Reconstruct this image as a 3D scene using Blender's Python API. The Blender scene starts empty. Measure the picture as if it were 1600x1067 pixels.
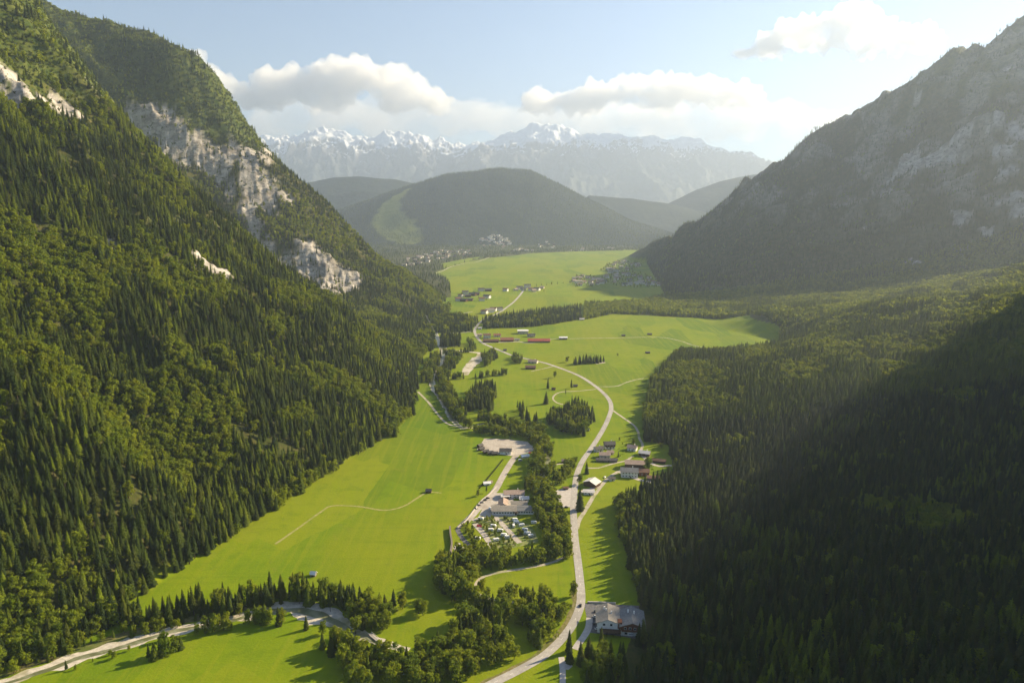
import bpy, math, random
import numpy as np
from mathutils import Vector

rng = np.random.default_rng(7)
random.seed(7)
SC = bpy.context.scene
COL = SC.collection
R = math.radians

# ------------------------------------------------------------------ camera
CAM_H = 300.0
PITCH = R(10.8)
FPX = 1067.0                      # focal length in pixels of the 1600 px wide photograph
cam_d = bpy.data.cameras.new('camera')
cam = bpy.data.objects.new('camera', cam_d)
COL.objects.link(cam)
cam.location = (0, 0, CAM_H)
cam.rotation_euler = (math.pi / 2 - PITCH, 0, 0)
cam_d.sensor_width = 36.0
cam_d.lens = 36.0 * FPX / 1600.0
cam_d.clip_start = 5.0
cam_d.clip_end = 150000.0
SC.camera = cam

# ------------------------------------------------------------------ sky, sun, exposure
SUN_EL = R(27.0)
SUN_DIR2 = Vector((0.90, 0.44)).normalized()          # towards the sun, in plan
SUN = Vector((SUN_DIR2.x * math.cos(SUN_EL), SUN_DIR2.y * math.cos(SUN_EL), math.sin(SUN_EL)))
world = bpy.data.worlds.new('World')
SC.world = world
world.use_nodes = True
wn = world.node_tree
wn.nodes.clear()
w_out = wn.nodes.new('ShaderNodeOutputWorld')
w_bg = wn.nodes.new('ShaderNodeBackground')
w_sky = wn.nodes.new('ShaderNodeTexSky')
w_sky.sky_type = 'NISHITA'
w_sky.sun_disc = False
w_sky.sun_elevation = SUN_EL
w_sky.sun_rotation = math.atan2(SUN_DIR2.x, SUN_DIR2.y)
w_sky.altitude = 1200
w_sky.air_density = 1.0
w_sky.dust_density = .12
w_sky.ozone_density = 1.0
w_bg.inputs['Strength'].default_value = 0.056
wn.links.new(w_sky.outputs[0], w_bg.inputs[0])
wn.links.new(w_bg.outputs[0], w_out.inputs[0])
sun_d = bpy.data.lights.new('sun', 'SUN')
sun_d.energy = 5.0
sun_d.angle = R(0.5)
sun_d.color = (1.0, 0.81, 0.52)
sun = bpy.data.objects.new('sun', sun_d)
COL.objects.link(sun)
sun.rotation_euler = SUN.to_track_quat('Z', 'Y').to_euler()
SC.view_settings.view_transform = 'Standard'
SC.view_settings.look = 'None'
SC.view_settings.gamma = 1.0
SC.view_settings.use_curve_mapping = False
SC.view_settings.exposure = 1.68
SC.cycles.use_denoising = True
SC.cycles.use_adaptive_sampling = True
SC.cycles.adaptive_threshold = 0.02
SC.cycles.max_bounces = 12
SC.cycles.diffuse_bounces = 2
SC.cycles.glossy_bounces = 1
SC.cycles.transmission_bounces = 2
SC.cycles.transparent_max_bounces = 4
SC.cycles.volume_bounces = 6
SC.cycles.sample_clamp_indirect = 4.0

# ------------------------------------------------------------------ helpers: projection, noise
CP, SP = math.cos(PITCH), math.sin(PITCH)


def ray(px, py):
    a = (px - 800) / FPX
    b = (533.5 - py) / FPX
    return np.array([a, CP + b * SP, -SP + b * CP])


def G(px, py, z=0.0):
    """point of the ground plane z seen at a photograph pixel"""
    d = ray(px, py)
    return d * ((z - CAM_H) / d[2]) + np.array([0, 0, CAM_H])


def P(px, py, Y):
    d = ray(px, py)
    return d * (Y / d[1]) + np.array([0, 0, CAM_H])


def project(x, y, z):
    zc = y * CP - (z - CAM_H) * SP
    u = y * SP + (z - CAM_H) * CP
    zs = np.where(zc > 1, zc, 1)
    return 800 + FPX * x / zs, 533.5 - FPX * u / zs, zc


_perm = rng.permutation(4096)
_grad = np.stack([np.cos(np.linspace(0, 2 * np.pi, 64, endpoint=False)), np.sin(np.linspace(0, 2 * np.pi, 64, endpoint=False))], 1)


def perlin(x, y, seed=0):
    x = np.asarray(x, float) + seed * 17.31
    y = np.asarray(y, float) - seed * 9.17
    xi = np.floor(x).astype(np.int64)
    yi = np.floor(y).astype(np.int64)
    xf, yf = x - xi, y - yi
    u = xf * xf * xf * (xf * (xf * 6 - 15) + 10)
    v = yf * yf * yf * (yf * (yf * 6 - 15) + 10)

    def g(ix, iy):
        h = _perm[(_perm[ix & 4095] + iy) & 4095] & 63
        return _grad[h]
    g00, g10, g01, g11 = g(xi, yi), g(xi + 1, yi), g(xi, yi + 1), g(xi + 1, yi + 1)
    n00 = g00[..., 0] * xf + g00[..., 1] * yf
    n10 = g10[..., 0] * (xf - 1) + g10[..., 1] * yf
    n01 = g01[..., 0] * xf + g01[..., 1] * (yf - 1)
    n11 = g11[..., 0] * (xf - 1) + g11[..., 1] * (yf - 1)
    a = n00 + u * (n10 - n00)
    b = n01 + u * (n11 - n01)
    return (a + v * (b - a)) * 1.5


def fbm(x, y, oct=4, seed=0, gain=0.5, lac=2.03):
    s, a, tot = 0.0, 1.0, 0.0
    for k in range(oct):
        s = s + a * perlin(x, y, seed + k * 3)
        tot += a
        a *= gain
        x, y = x * lac, y * lac
    return s / tot


def ridged(x, y, oct=5, seed=0, gain=0.5):
    s, a, tot = 0.0, 1.0, 0.0
    for k in range(oct):
        n = 1 - np.abs(perlin(x, y, seed + k * 5)) * 1.6
        s = s + a * np.clip(n, 0, 1) ** 2
        tot += a
        a *= gain
        x, y = x * 2.07, y * 2.07
    return s / tot


def smoothstep(a, b, x):
    t = np.clip((x - a) / (b - a), 0, 1)
    return t * t * (3 - 2 * t)


def in_poly(x, y, poly):
    x = np.asarray(x)
    y = np.asarray(y)
    c = np.zeros(x.shape, bool)
    n = len(poly)
    for i in range(n):
        x0, y0 = poly[i]
        x1, y1 = poly[(i + 1) % n]
        if y0 == y1:
            continue
        hit = ((y0 > y) != (y1 > y)) & (x < (x1 - x0) * (y - y0) / (y1 - y0) + x0)
        c ^= hit
    return c


def line_dist(x, y, pts):
    """distance to a polyline and parameter (index + fraction) of the nearest point"""
    best = np.full(np.shape(x), 1e18)
    par = np.zeros(np.shape(x))
    for i in range(len(pts) - 1):
        ax, ay = pts[i][:2]
        bx, by = pts[i + 1][:2]
        dx, dy = bx - ax, by - ay
        t = np.clip(((x - ax) * dx + (y - ay) * dy) / (dx * dx + dy * dy), 0, 1)
        d = (x - ax - t * dx) ** 2 + (y - ay - t * dy) ** 2
        m = d < best
        best = np.where(m, d, best)
        par = np.where(m, i + t, par)
    return np.sqrt(best), par


def poly_px(pts):
    return [tuple(G(*p)[:2]) for p in pts]


class TPS:
    def __init__(self, pts, lam=0.0):
        pts = np.array(pts, float)
        self.c = pts[:, :2] / 1000.0
        n = len(pts)
        K = self.k(self.c[:, None, :] - self.c[None, :, :]) + lam * np.eye(n)
        A = np.zeros((n + 3, n + 3))
        A[:n, :n] = K
        A[:n, n] = 1
        A[:n, n + 1:] = self.c
        A[n, :n] = 1
        A[n + 1:, :n] = self.c.T
        b = np.zeros(n + 3)
        b[:n] = pts[:, 2]
        self.w = np.linalg.solve(A, b)

    @staticmethod
    def k(d):
        r2 = (d ** 2).sum(-1)
        return 0.5 * r2 * np.log(r2 + 1e-12)

    def __call__(self, x, y):
        x = np.asarray(x) / 1000.0
        y = np.asarray(y) / 1000.0
        n = len(self.c)
        z = self.w[n] + self.w[n + 1] * x + self.w[n + 2] * y
        for i in range(n):
            r2 = (x - self.c[i, 0]) ** 2 + (y - self.c[i, 1]) ** 2
            z = z + self.w[i] * 0.5 * r2 * np.log(r2 + 1e-12)
        return z


# ------------------------------------------------------------------ terrain shape
L_FOOT_PX = [(0, 1045), (150, 968), (200, 942), (330, 858), (390, 820), (500, 747), (600, 682), (642, 648), (646, 605), (664, 520), (688, 478)]
L_FOOT = [tuple(G(*p)[:2]) for p in L_FOOT_PX] + [(-260, 2480), (-450, 2750), (-760, 3050), (-1250, 3350), (-2200, 3700)]
L_FOOT = [(-420, 150), (-385, 300)] + L_FOOT
_ly = np.array([p[1] for p in L_FOOT])
_lx = np.array([p[0] for p in L_FOOT])


def left_foot(y):
    return np.interp(y, _ly, _lx)


def _plane(x, Y):
    return 0.78 * (left_foot(Y) - x)


ctl = []
for (x, y) in L_FOOT:
    ctl.append((x, y, 0))
for y in (150, 400, 600, 800, 1000, 1300, 1700, 2100):
    ctl.append((left_foot(y) + 150, y, -95))
ctl += [(-60, 2600, -180), (-250, 2950, -180), (-600, 3300, -200), (-1200, 3650, -200)]
for y, k in ((200, .72), (450, .70), (650, .72), (850, .72), (1050, .74)):
    ctl.append((left_foot(y) - 180, y, 180 * k))
    ctl.append((left_foot(y) - 450, y, 450 * (k + .05)))
    ctl.append((left_foot(y) - 900, y, 900 * (k + .07)))
ctl += [tuple(P(60, 12, 1716)), tuple(P(130, 105, 1600)), tuple(P(200, 176, 1488)), tuple(P(330, 325, 1390)), tuple(P(430, 408, 1302)), tuple(P(520, 482, 1220))]
ctl += [(-1500, 1800, 1030), (-1900, 1850, 1230)]
for x, y, d in ((-420, 1600, 95), (-600, 1650, 150), (-760, 1780, 240), (-1000, 1920, 320), (-1350, 2120, 330), (-300, 1520, 40)):
    ctl.append((x, y, _plane(x, y) - d))
def _on_plane(px, py):
    d = ray(px, py)
    ys = np.linspace(350, 2000, 1500)
    t = ys / d[1]
    k = np.nonzero(_plane(d[0] * t, ys) >= CAM_H + d[2] * t)[0][0]
    return d[0] * t[k], ys[k], CAM_H + d[2] * t[k]


for (px, py) in ((-60, 490), (20, 562), (100, 635), (180, 708), (250, 772)):
    x, y, z = _on_plane(px, py)
    ctl.append((x, y, z + 10))
    ctl.append((x + 5, y + 62, _plane(x + 5, y + 62) - 34))
    ctl.append((x + 20, y + 150, _plane(x + 20, y + 150) + 2))
FAR_RIDGE = [P(80, 22, 2700), P(200, 42, 2600), P(290, 80, 2500), P(345, 130, 2450), P(380, 180, 2400), P(440, 252, 2340), P(520, 332, 2340), P(600, 400, 2330), P(660, 440, 2320)]
ctl += [tuple(p) for p in FAR_RIDGE]
ctl += [(p[0] - 60, p[1] + 330, p[2] - 260) for p in FAR_RIDGE[2:7]]
ctl += [(-1700, 3000, 850), (-2200, 2700, 1200), (-2400, 2000, 1350)]
TL = TPS(ctl, 1e-4)

R_EDGE_PX = [(960, 1067), (985, 1000), (1000, 945), (990, 900), (968, 830), (962, 792), (1030, 762), (1052, 735), (1045, 695), (1008, 690), (1006, 640), (1016, 600), (1060, 550), (1120, 553), (1215, 547), (1218, 524), (1170, 505), (1100, 497), (1000, 492), (960, 490), (912, 500), (912, 476), (1000, 472), (1040, 462), (1010, 411)]
R_FOREST = [(60, 150)] + [tuple(G(*p)[:2]) for p in R_EDGE_PX] + [(1000, 4700), (2500, 5200), (4200, 5200), (4200, 150)]
ctr = [tuple(G(px, py)) for px, py in ((990, 900), (968, 810), (1040, 720), (1010, 620), (1060, 548), (1215, 535), (1100, 497), (1040, 462), (1010, 411), (990, 1060))]
ctr += [(x - 180, y, -14) for x, y, z in ctr[:7]] + [(300, 2455, -30), (600, 4087, -60), (150, 150, 0), (500, 3200, -60)]
ctr += [tuple(P(1600, 700, 740)), tuple(P(1440, 565, 1020)), tuple(P(1600, 455, 1400)), tuple(P(1270, 600, 980)), tuple(P(1600, 1067, 340)), tuple(P(1300, 800, 640)),
        tuple(P(1600, 420, 1900)), tuple(P(1600, 385, 2350)), tuple(P(1300, 500, 1500)), tuple(P(1200, 490, 1740)), tuple(P(1500, 425, 2250)), tuple(P(1300, 447, 2300)), tuple(P(1450, 470, 1700)),
        tuple(P(1150, 455, 2400))]
R_RIDGE = [P(1010, 405, 4050), P(1060, 375, 3950), P(1100, 345, 3850), P(1200, 263, 3850), P(1300, 194, 3800), P(1400, 139, 3750), P(1490, 85, 3720), P(1530, 74, 3700), P(1600, 15, 3700), P(1680, 20, 3700), P(1800, 60, 3700)]
ctr += [tuple(p) for p in R_RIDGE]
ctr += [(p[0] + 250, p[1] + 450, p[2] - 260) for p in R_RIDGE[3:9]]
ctr += [tuple(P(1200, 380, 2900)), tuple(P(1400, 330, 2750)), tuple(P(1580, 250, 2700)), tuple(P(1320, 300, 3150)), tuple(P(1120, 420, 3000))]
ctr += [(1450, 1450, 165), (1900, 1850, 215), (1250, 1000, 150), (1000, 600, 115), (2300, 2250, 300), (850, 300, 95)]
ctr += [(3000, 2600, 700), (1500, 4900, 0), (2600, 5200, 100)]
TR = TPS(ctr, 1e-4)

# the mountain that stands just outside the frame on the sun's side and shades the near forest
SHADE_RIDGE = [(1000,300,820),(1382,952,850),(1539,1138,862),(1681,1303,890),(1853,1470,940),(1970,1600,968),(2040,1670,920),(2110,1730,850),(2250,1820,800),(2400,1910,720),(2560,2000,630),(2760,2150,550),(3000,2350,480),(3300,2600,400)]


def smax0(t, k=6.0):
    return np.where(t > k, t, np.where(t < -k, 0, (t + k) ** 2 / (4 * k)))


ROCKS = []      # world blobs (x, y, radius, weight), filled below


def height_base(x, y):
    x = np.asarray(x, float)
    y = np.asarray(y, float)
    xl = smoothstep(250, -60, x)
    zl = smax0(TL(x, y) - 6.0) * xl
    zl = np.where(x < left_foot(y) + 60, zl, 0)
    gate = smoothstep(-150, 60, x)
    zr = smax0(TR(x, y) - 7.0) * gate
    zr = np.where(x > 40, zr, 0) * (1 - smoothstep(4250, 5150, y))
    d, t = line_dist(x, y, SHADE_RIDGE)
    hr = np.interp(t, range(len(SHADE_RIDGE)), [p[2] for p in SHADE_RIDGE])
    zs = hr - 1.9 * d
    zr = np.maximum(zr, zs)
    return zl, zr


def height(x, y):
    zl, zr = height_base(x, y)
    z = np.maximum(zl, zr)
    amp = smoothstep(0, 160, z)
    n = fbm(x / 260, y / 260, 5, 3) * 34 + (ridged((y + .25 * x) / 210, (x - .25 * y) / 700, 3, 15) - .5) * 46 + (ridged(x / 150, y / 150, 4, 11) - .5) * 18 + fbm(x / 40, y / 40, 3, 5) * 5
    amp_r = np.where(zr > zl, 0.45 + 1.0 * smoothstep(2400, 2900, y), 1.0)
    rib = (ridged((x + .5 * y) / 420, (y - .4 * x) / 900, 3, 61) - .5) * 70 * smoothstep(2450, 2900, y) * (zr > zl)
    n = n + rib
    z = z + n * amp * amp_r
    rk = rock_mask(x, y)
    z = z + rk * ((ridged(x / 70, y / 70, 4, 21) - .45) * 20 + fbm(x / 16, y / 16, 3, 8) * 7)
    fl = np.maximum(z, 0) + 0.0
    return fl


def rock_mask(x, y):
    m = np.zeros(np.shape(x))
    if not ROCKS:
        return m
    n = fbm(np.asarray(x) / 45, np.asarray(y) / 45, 4, 31) * 0.9 + fbm(np.asarray(x) / 12, np.asarray(y) / 12, 2, 37) * .35
    for (rx, ry, rr, w) in ROCKS:
        d = np.hypot(x - rx, y - ry) / rr
        m = np.maximum(m, w * (1 - d))
    return smoothstep(0.26, 0.46, m + n * 0.6 * (m > 0.02))


def hit_terrain(px, py, y0=300, y1=5000):
    """world point where the ray of a photo pixel first meets the hillside (before rock relief)"""
    d = ray(px, py)
    ys = np.linspace(y0, y1, 900)
    t = ys / d[1]
    X, Z = d[0] * t, CAM_H + d[2] * t
    zl, zr = height_base(X, ys)
    g = np.maximum(zl, zr)
    k = np.nonzero(g >= Z)[0]
    if len(k) == 0:
        return None
    return X[k[0]], ys[k[0]]


ROCK_PX = [(15, 115, 45, .9), (40, 150, 40, .8), (75, 152, 32, .9), (105, 155, 28, .9), (128, 118, 34, .95), (140, 140, 24, .9), (185, 168, 30, .8), (208, 178, 26, .8), (160, 160, 24, .7), (5, 145, 35, .8),
           (215, 175, 60, .9), (240, 190, 75, 1), (270, 215, 80, 1), (300, 240, 70, .9), (330, 250, 60, .9), (350, 262, 60, .9), (372, 245, 60, .7), (395, 280, 75, 1), (415, 300, 70, .9), (405, 250, 60, .8), (425, 240, 45, .8),
           (385, 320, 45, .9), (400, 350, 40, .9), (410, 375, 40, .9), (425, 400, 45, .95), (360, 300, 40, .7), (455, 310, 40, .6),
           (480, 400, 70, .9), (500, 420, 85, 1), (525, 440, 80, 1), (540, 430, 60, .95), (470, 430, 45, .8), (510, 455, 45, .8), (455, 395, 40, .7),
           (330, 415, 30, .95), (325, 430, 22, .9), (345, 425, 22, .8), (180, 368, 26, .6), (290, 540, 18, .4), (365, 350, 24, .7),
           (1420, 240, 70, .8), (1445, 245, 70, .75), (1480, 230, 80, .7), (1500, 215, 60, .6), (1570, 235, 60, .85), (1575, 270, 50, .85), (1580, 310, 50, .8), (1590, 200, 70, .8), (1595, 330, 45, .8), (1555, 195, 60, .6),
           (1385, 290, 45, .5), (1260, 380, 40, .6), (1290, 375, 40, .55), (1420, 410, 45, .6), (1350, 350, 30, .45), (1500, 340, 50, .55), (1430, 160, 40, .5), (1580, 90, 60, .6), (1510, 385, 40, .6), (1545, 360, 40, .55)]
for (px, py, rr, w) in ROCK_PX:
    h = hit_terrain(px, py)
    if h is not None:
        ROCKS.append((h[0], h[1], rr * (1.05 if px < 800 else 1.25), w))


# ------------------------------------------------------------------ object helpers
def link(o, parent=None):
    COL.objects.link(o)
    if parent is not None:
        o.parent = parent
    return o


def tag(o, label=None, cat=None, group=None, kind=None):
    if label:
        o['label'] = label
    if cat:
        o['category'] = cat
    if group:
        o['group'] = group
    if kind:
        o['kind'] = kind
    return o


def mesh_np(name, verts, faces, mat=None, smooth=False, mats=None, mat_idx=None):
    me = bpy.data.meshes.new(name)
    me.from_pydata([tuple(v) for v in verts], [], [tuple(f) for f in faces])
    for m in (mats or ([mat] if mat else [])):
        me.materials.append(m)
    if mat_idx is not None:
        me.polygons.foreach_set('material_index', np.array(mat_idx, np.int32))
    if smooth:
        me.polygons.foreach_set('use_smooth', np.ones(len(me.polygons), bool))
    me.update()
    return me


def grid_mesh(name, X, Y, Z, mat, smooth=True):
    """mesh of a regular n x m array of points"""
    n, m = X.shape
    co = np.stack([X, Y, Z], -1).reshape(-1, 3).astype(np.float32)
    idx = np.arange(n * m).reshape(n, m)
    q = np.stack([idx[:-1, :-1], idx[:-1, 1:], idx[1:, 1:], idx[1:, :-1]], -1).reshape(-1, 4).astype(np.int32)
    me = bpy.data.meshes.new(name)
    me.vertices.add(len(co))
    me.vertices.foreach_set('co', co.ravel())
    me.loops.add(q.size)
    me.loops.foreach_set('vertex_index', q.ravel())
    me.polygons.add(len(q))
    me.polygons.foreach_set('loop_start', np.arange(0, q.size, 4, dtype=np.int32))
    me.polygons.foreach_set('use_smooth', np.full(len(q), smooth))
    me.update(calc_edges=True)
    me.validate()
    if mat:
        me.materials.append(mat)
    return me


def add_attr(me, name, vals, typ='FLOAT', dom='POINT'):
    a = me.attributes.new(name, typ, dom)
    key = 'vector' if typ == 'FLOAT_VECTOR' else 'value'
    a.data.foreach_set(key, np.asarray(vals, np.int32 if typ == 'INT' else np.float32).ravel())


class NT:
    """small helper around a material's node tree"""
    def __init__(self, name):
        self.m = bpy.data.materials.new(name)
        self.m.use_nodes = True
        self.t = self.m.node_tree
        self.t.nodes.clear()
        self.out = self.n('ShaderNodeOutputMaterial')

    def n(self, typ, **kw):
        nd = self.t.nodes.new(typ)
        for k, v in kw.items():
            setattr(nd, k, v)
        return nd

    def l(self, a, b):
        self.t.links.new(a, b)

    def val(self, sock, v):
        if isinstance(v, bpy.types.NodeSocket):
            self.l(v, sock)
        else:
            if sock.type == 'RGBA' and len(v) == 3:
                v = (*v, 1)
            sock.default_value = v

    def noise(self, scale, detail=4, rough=.55, vec=None, dist=0.0):
        nd = self.n('ShaderNodeTexNoise')
        nd.inputs['Scale'].default_value = scale
        nd.inputs['Detail'].default_value = detail
        nd.inputs['Roughness'].default_value = rough
        nd.inputs['Distortion'].default_value = dist
        if vec is not None:
            self.l(vec, nd.inputs['Vector'])
        return nd.outputs['Fac']

    def pos(self, scale=None):
        g = self.n('ShaderNodeNewGeometry')
        if scale is None:
            return g.outputs['Position']
        mp = self.n('ShaderNodeMapping')
        mp.inputs['Scale'].default_value = scale
        self.l(g.outputs['Position'], mp.inputs['Vector'])
        return mp.outputs['Vector']

    def attr(self, name, typ='GEOMETRY'):
        a = self.n('ShaderNodeAttribute')
        a.attribute_name = name
        a.attribute_type = typ
        return a.outputs['Fac']

    def math(self, op, a, b=None, c=None, clamp=False):
        nd = self.n('ShaderNodeMath', operation=op, use_clamp=clamp)
        for i, v in enumerate((a, b, c)):
            if v is not None:
                self.val(nd.inputs[i], v)
        return nd.outputs[0]

    def ramp(self, fac, a, b, lo=0.0, hi=1.0):
        nd = self.n('ShaderNodeMapRange', clamp=True)
        nd.interpolation_type = 'SMOOTHSTEP'
        self.l(fac, nd.inputs[0])
        nd.inputs[1].default_value = a
        nd.inputs[2].default_value = b
        nd.inputs[3].default_value = lo
        nd.inputs[4].default_value = hi
        return nd.outputs[0]

    def mix(self, fac, a, b):
        nd = self.n('ShaderNodeMix', data_type='RGBA')
        self.val(nd.inputs[0], fac)
        self.val(nd.inputs[6], a)
        self.val(nd.inputs[7], b)
        return nd.outputs[2]

    def bsdf(self, color, rough=.85, spec=.2, bump=None, bump_dist=1.0, bump_str=.6, metallic=0.0):
        b = self.n('ShaderNodeBsdfPrincipled')
        self.val(b.inputs['Base Color'], color)
        self.val(b.inputs['Roughness'], rough)
        b.inputs['Specular IOR Level'].default_value = spec
        b.inputs['Metallic'].default_value = metallic
        if bump is not None:
            bn = self.n('ShaderNodeBump')
            bn.inputs['Strength'].default_value = bump_str
            bn.inputs['Distance'].default_value = bump_dist
            self.l(bump, bn.inputs['Height'])
            self.l(bn.outputs[0], b.inputs['Normal'])
        return b

    def done(self, shader):
        self.l(shader.outputs[0] if hasattr(shader, 'outputs') else shader, self.out.inputs['Surface'])
        return self.m


def mat_plain(name, col, rough=.8, spec=.3, var=.12, scale=.6, metallic=0.0):
    t = NT(name)
    n = t.noise(scale, 3, vec=t.pos())
    c = t.mix(t.ramp(n, .3, .7), tuple(v * (1 - var) for v in col), tuple(min(1, v * (1 + var)) for v in col))
    return t.done(t.bsdf(c, rough, spec, metallic=metallic))


# ------------------------------------------------------------------ terrain material and mesh
def terrain_material():
    t = NT('valley_ground')
    p = t.pos()
    meadow = t.attr('meadow')
    rock = t.attr('rock')
    alp = t.attr('alpine')
    n1 = t.noise(.010, 5, .6, p)
    n2 = t.noise(.06, 4, .6, p)
    n3 = t.noise(.5, 3, .6, p)
    # meadow: fresh green with yellower mown strips
    g = t.mix(t.ramp(n1, .35, .65), (.128, .198, .002), (.172, .226, .003))
    par = t.n('ShaderNodeTexVoronoi', feature='F1', distance='CHEBYCHEV')
    par.inputs['Scale'].default_value = .0085
    mp = t.n('ShaderNodeMapping')
    mp.inputs['Rotation'].default_value = (0, 0, R(14))
    mp.inputs['Scale'].default_value = (1.5, .5, 0)
    t.l(p, mp.inputs['Vector'])
    t.l(mp.outputs[0], par.inputs['Vector'])
    sp = t.n('ShaderNodeSeparateColor')
    t.l(par.outputs['Color'], sp.inputs[0])
    g = t.mix(t.ramp(sp.outputs[0], .35, .9, 0, .75), g, (.190, .228, .006))
    g = t.mix(t.ramp(sp.outputs[1], .5, 1.0, 0, .65), g, (.070, .140, .002))
    g = t.mix(t.ramp(n2, .45, .75, 0, .5), g, (.082, .142, .002))
    n0 = t.noise(.0035, 3, .5, p, 1.0)
    g = t.mix(t.ramp(n0, .46, .64, 0, .45), g, (.180, .205, .006))
    mow = t.noise(.16, 3, .6, t.pos((1, .035, 1)), .2)
    g = t.mix(t.ramp(mow, .47, .64, 0, .42), g, (.195, .225, .008))
    mow2 = t.noise(.12, 3, .6, t.pos((.05, 1, 1)), .3)
    g = t.mix(t.ramp(mow2, .52, .7, 0, .14), g, (.070, .128, .002))
    worn = t.noise(.022, 5, .7, p, 1.5)
    g = t.mix(t.ramp(worn, .60, .70, 0, .40), g, (.190, .185, .030))
    g = t.mix(t.ramp(n3, .5, .8, 0, .35), g, (.075, .125, .002))
    # forest floor
    f = t.mix(t.ramp(n2, .35, .7), (.035, .048, .010), (.095, .085, .030))
    f = t.mix(t.ramp(n3, .5, .75, 0, .6), f, (.085, .115, .014))
    # high slopes with dwarf pine and grass
    a = t.mix(t.ramp(n2, .38, .62), (.040, .062, .010), (.095, .110, .020))
    a = t.mix(t.ramp(n3, .45, .7, 0, .5), a, (.035, .058, .010))
    # limestone
    strat = t.noise(.035, 6, .7, t.pos((1, 1, 1.5)), .6)
    rk = t.mix(t.ramp(strat, .32, .66), (.18, .168, .15), (.49, .46, .42))
    rk = t.mix(t.ramp(n3, .56, .76, 0, .45), rk, (.15, .135, .11))
    crack = t.noise(.09, 5, .7, t.pos((1, 1, .22)), .5)
    rk = t.mix(t.ramp(crack, .55, .68, 0, .6), rk, (.16, .145, .12))
    rk = t.mix(t.ramp(n2, .57, .68, 0, .9), rk, (.060, .080, .018))
    rk = t.mix(t.ramp(n1, .54, .68, 0, .5), rk, (.25, .21, .16))
    c = t.mix(alp, f, a)
    c = t.mix(meadow, c, g)
    c = t.mix(rock, c, rk)
    hgt = t.math('ADD', t.math('MULTIPLY', n3, .6), t.math('MULTIPLY', strat, t.math('MULTIPLY', rock, 6.0)))
    return t.done(t.bsdf(c, .95, .1, bump=hgt, bump_dist=1.0, bump_str=.5))


M_TERRAIN = terrain_material()
FAR_FIELD = poly_px([(705, 480), (712, 462), (702, 440), (690, 431), (676, 427), (700, 419), (730, 409), (765, 403), (800, 400), (830, 396), (900, 393), (1000, 391), (1040, 385), (1075, 378), (1110, 380), (1012, 412), (1040, 465), (912, 476), (760, 492)])
FAR_WOOD = poly_px([(705, 470), (702, 440), (690, 431), (676, 427), (700, 419), (730, 409), (765, 403), (800, 400), (830, 396), (900, 393), (1000, 391), (1040, 385), (1075, 378), (1180, 362), (1250, 345), (480, 345), (480, 402), (600, 430), (660, 470)])
FAR_MEADOWS = [poly_px([(1000, 357), (1060, 353), (1100, 350), (1110, 356), (1040, 361), (1010, 361)]), poly_px([(596, 373), (640, 371), (655, 376), (600, 380)]), poly_px([(690, 412), (730, 404), (760, 400), (720, 412), (695, 420)])]

ang = np.concatenate([np.arange(-62, -39, .6), np.arange(-39, 39.01, .105), np.arange(39.5, 72, .5)])
rad = np.concatenate([np.array([5, 60, 120, 170]), np.geomspace(200, 5400, 560), np.geomspace(5600, 23400, 28)])
AA, RR = np.meshgrid(np.radians(ang), rad)
TX, TY = np.clip(np.sin(AA) * RR, -13500, 13500), np.cos(AA) * RR
TZ = height(TX, TY)
TZ = np.where(RR > 5300, 0, TZ)
me = grid_mesh('terrain', TX, TY, TZ, M_TERRAIN)
fx, fy, fz = TX.ravel(), TY.ravel(), TZ.ravel()
zl_, zr_ = height_base(fx, fy)
in_right = in_poly(fx, fy, R_FOREST)
rockv = rock_mask(fx, fy)
_bare = .42 * smoothstep(-.15, .25, fbm(fx / 130, fy / 130, 4, 77)) * smoothstep(160, 420, zr_) * (fy > 2450) * (fx > 0)
rockv = np.maximum(rockv, _bare)
meadow_v = 1 - smoothstep(1.0, 10.0, np.maximum(zl_, 0))
meadow_v = np.where(in_right, 0, meadow_v)
meadow_v = np.where((zr_ > 25) & (fx > 0), 0, meadow_v)

alp_v = smoothstep(420, 560, zl_ + fbm(fx / 120, fy / 120, 3, 41) * 120) * (fx < 0) + smoothstep(700, 950, zr_ + fbm(fx / 120, fy / 120, 3, 43) * 160) * (fx > 0)
_far = (fy > 2400) & (fx < 3500)
meadow_v = np.where(_far & in_poly(fx, fy, FAR_WOOD), 0.0, meadow_v)
for _q in FAR_MEADOWS:
    meadow_v = np.where(in_poly(fx, fy, _q), 1.0, meadow_v)
meadow_v = np.where(fy > 9000, 0.0, meadow_v)
add_attr(me, 'meadow', meadow_v)
add_attr(me, 'rock', rockv * (np.maximum(zl_, zr_) > 8))
add_attr(me, 'alpine', np.clip(alp_v, 0, 1))
terrain = link(bpy.data.objects.new('terrain', me))
tag(terrain, kind='structure')


def hill_mesh(name, cx, cy, w, d, nx, ny, fn, mat):
    xs = np.linspace(cx - w / 2, cx + w / 2, nx)
    ys = np.linspace(cy - d / 2, cy + d / 2, ny)
    X, Y = np.meshgrid(xs, ys)
    Z = fn(X, Y)
    o = link(bpy.data.objects.new(name, grid_mesh(name, X, Y, Z, mat)))
    tag(o, kind='structure')
    return o, X, Y, Z


# wooded hills of the middle distance
def hill_material():
    t = NT('hill_forest')
    p = t.pos()
    n1 = t.noise(.02, 4, .6, p)
    n2 = t.noise(.0016, 4, .55, p)
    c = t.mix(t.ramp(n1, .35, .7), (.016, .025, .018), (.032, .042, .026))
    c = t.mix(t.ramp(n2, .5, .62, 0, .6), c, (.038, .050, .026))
    c = t.mix(t.attr('meadow'), c, (.15, .175, .035))
    return t.done(t.bsdf(c, .95, .05, bump=n1, bump_dist=14, bump_str=.8))


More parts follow.
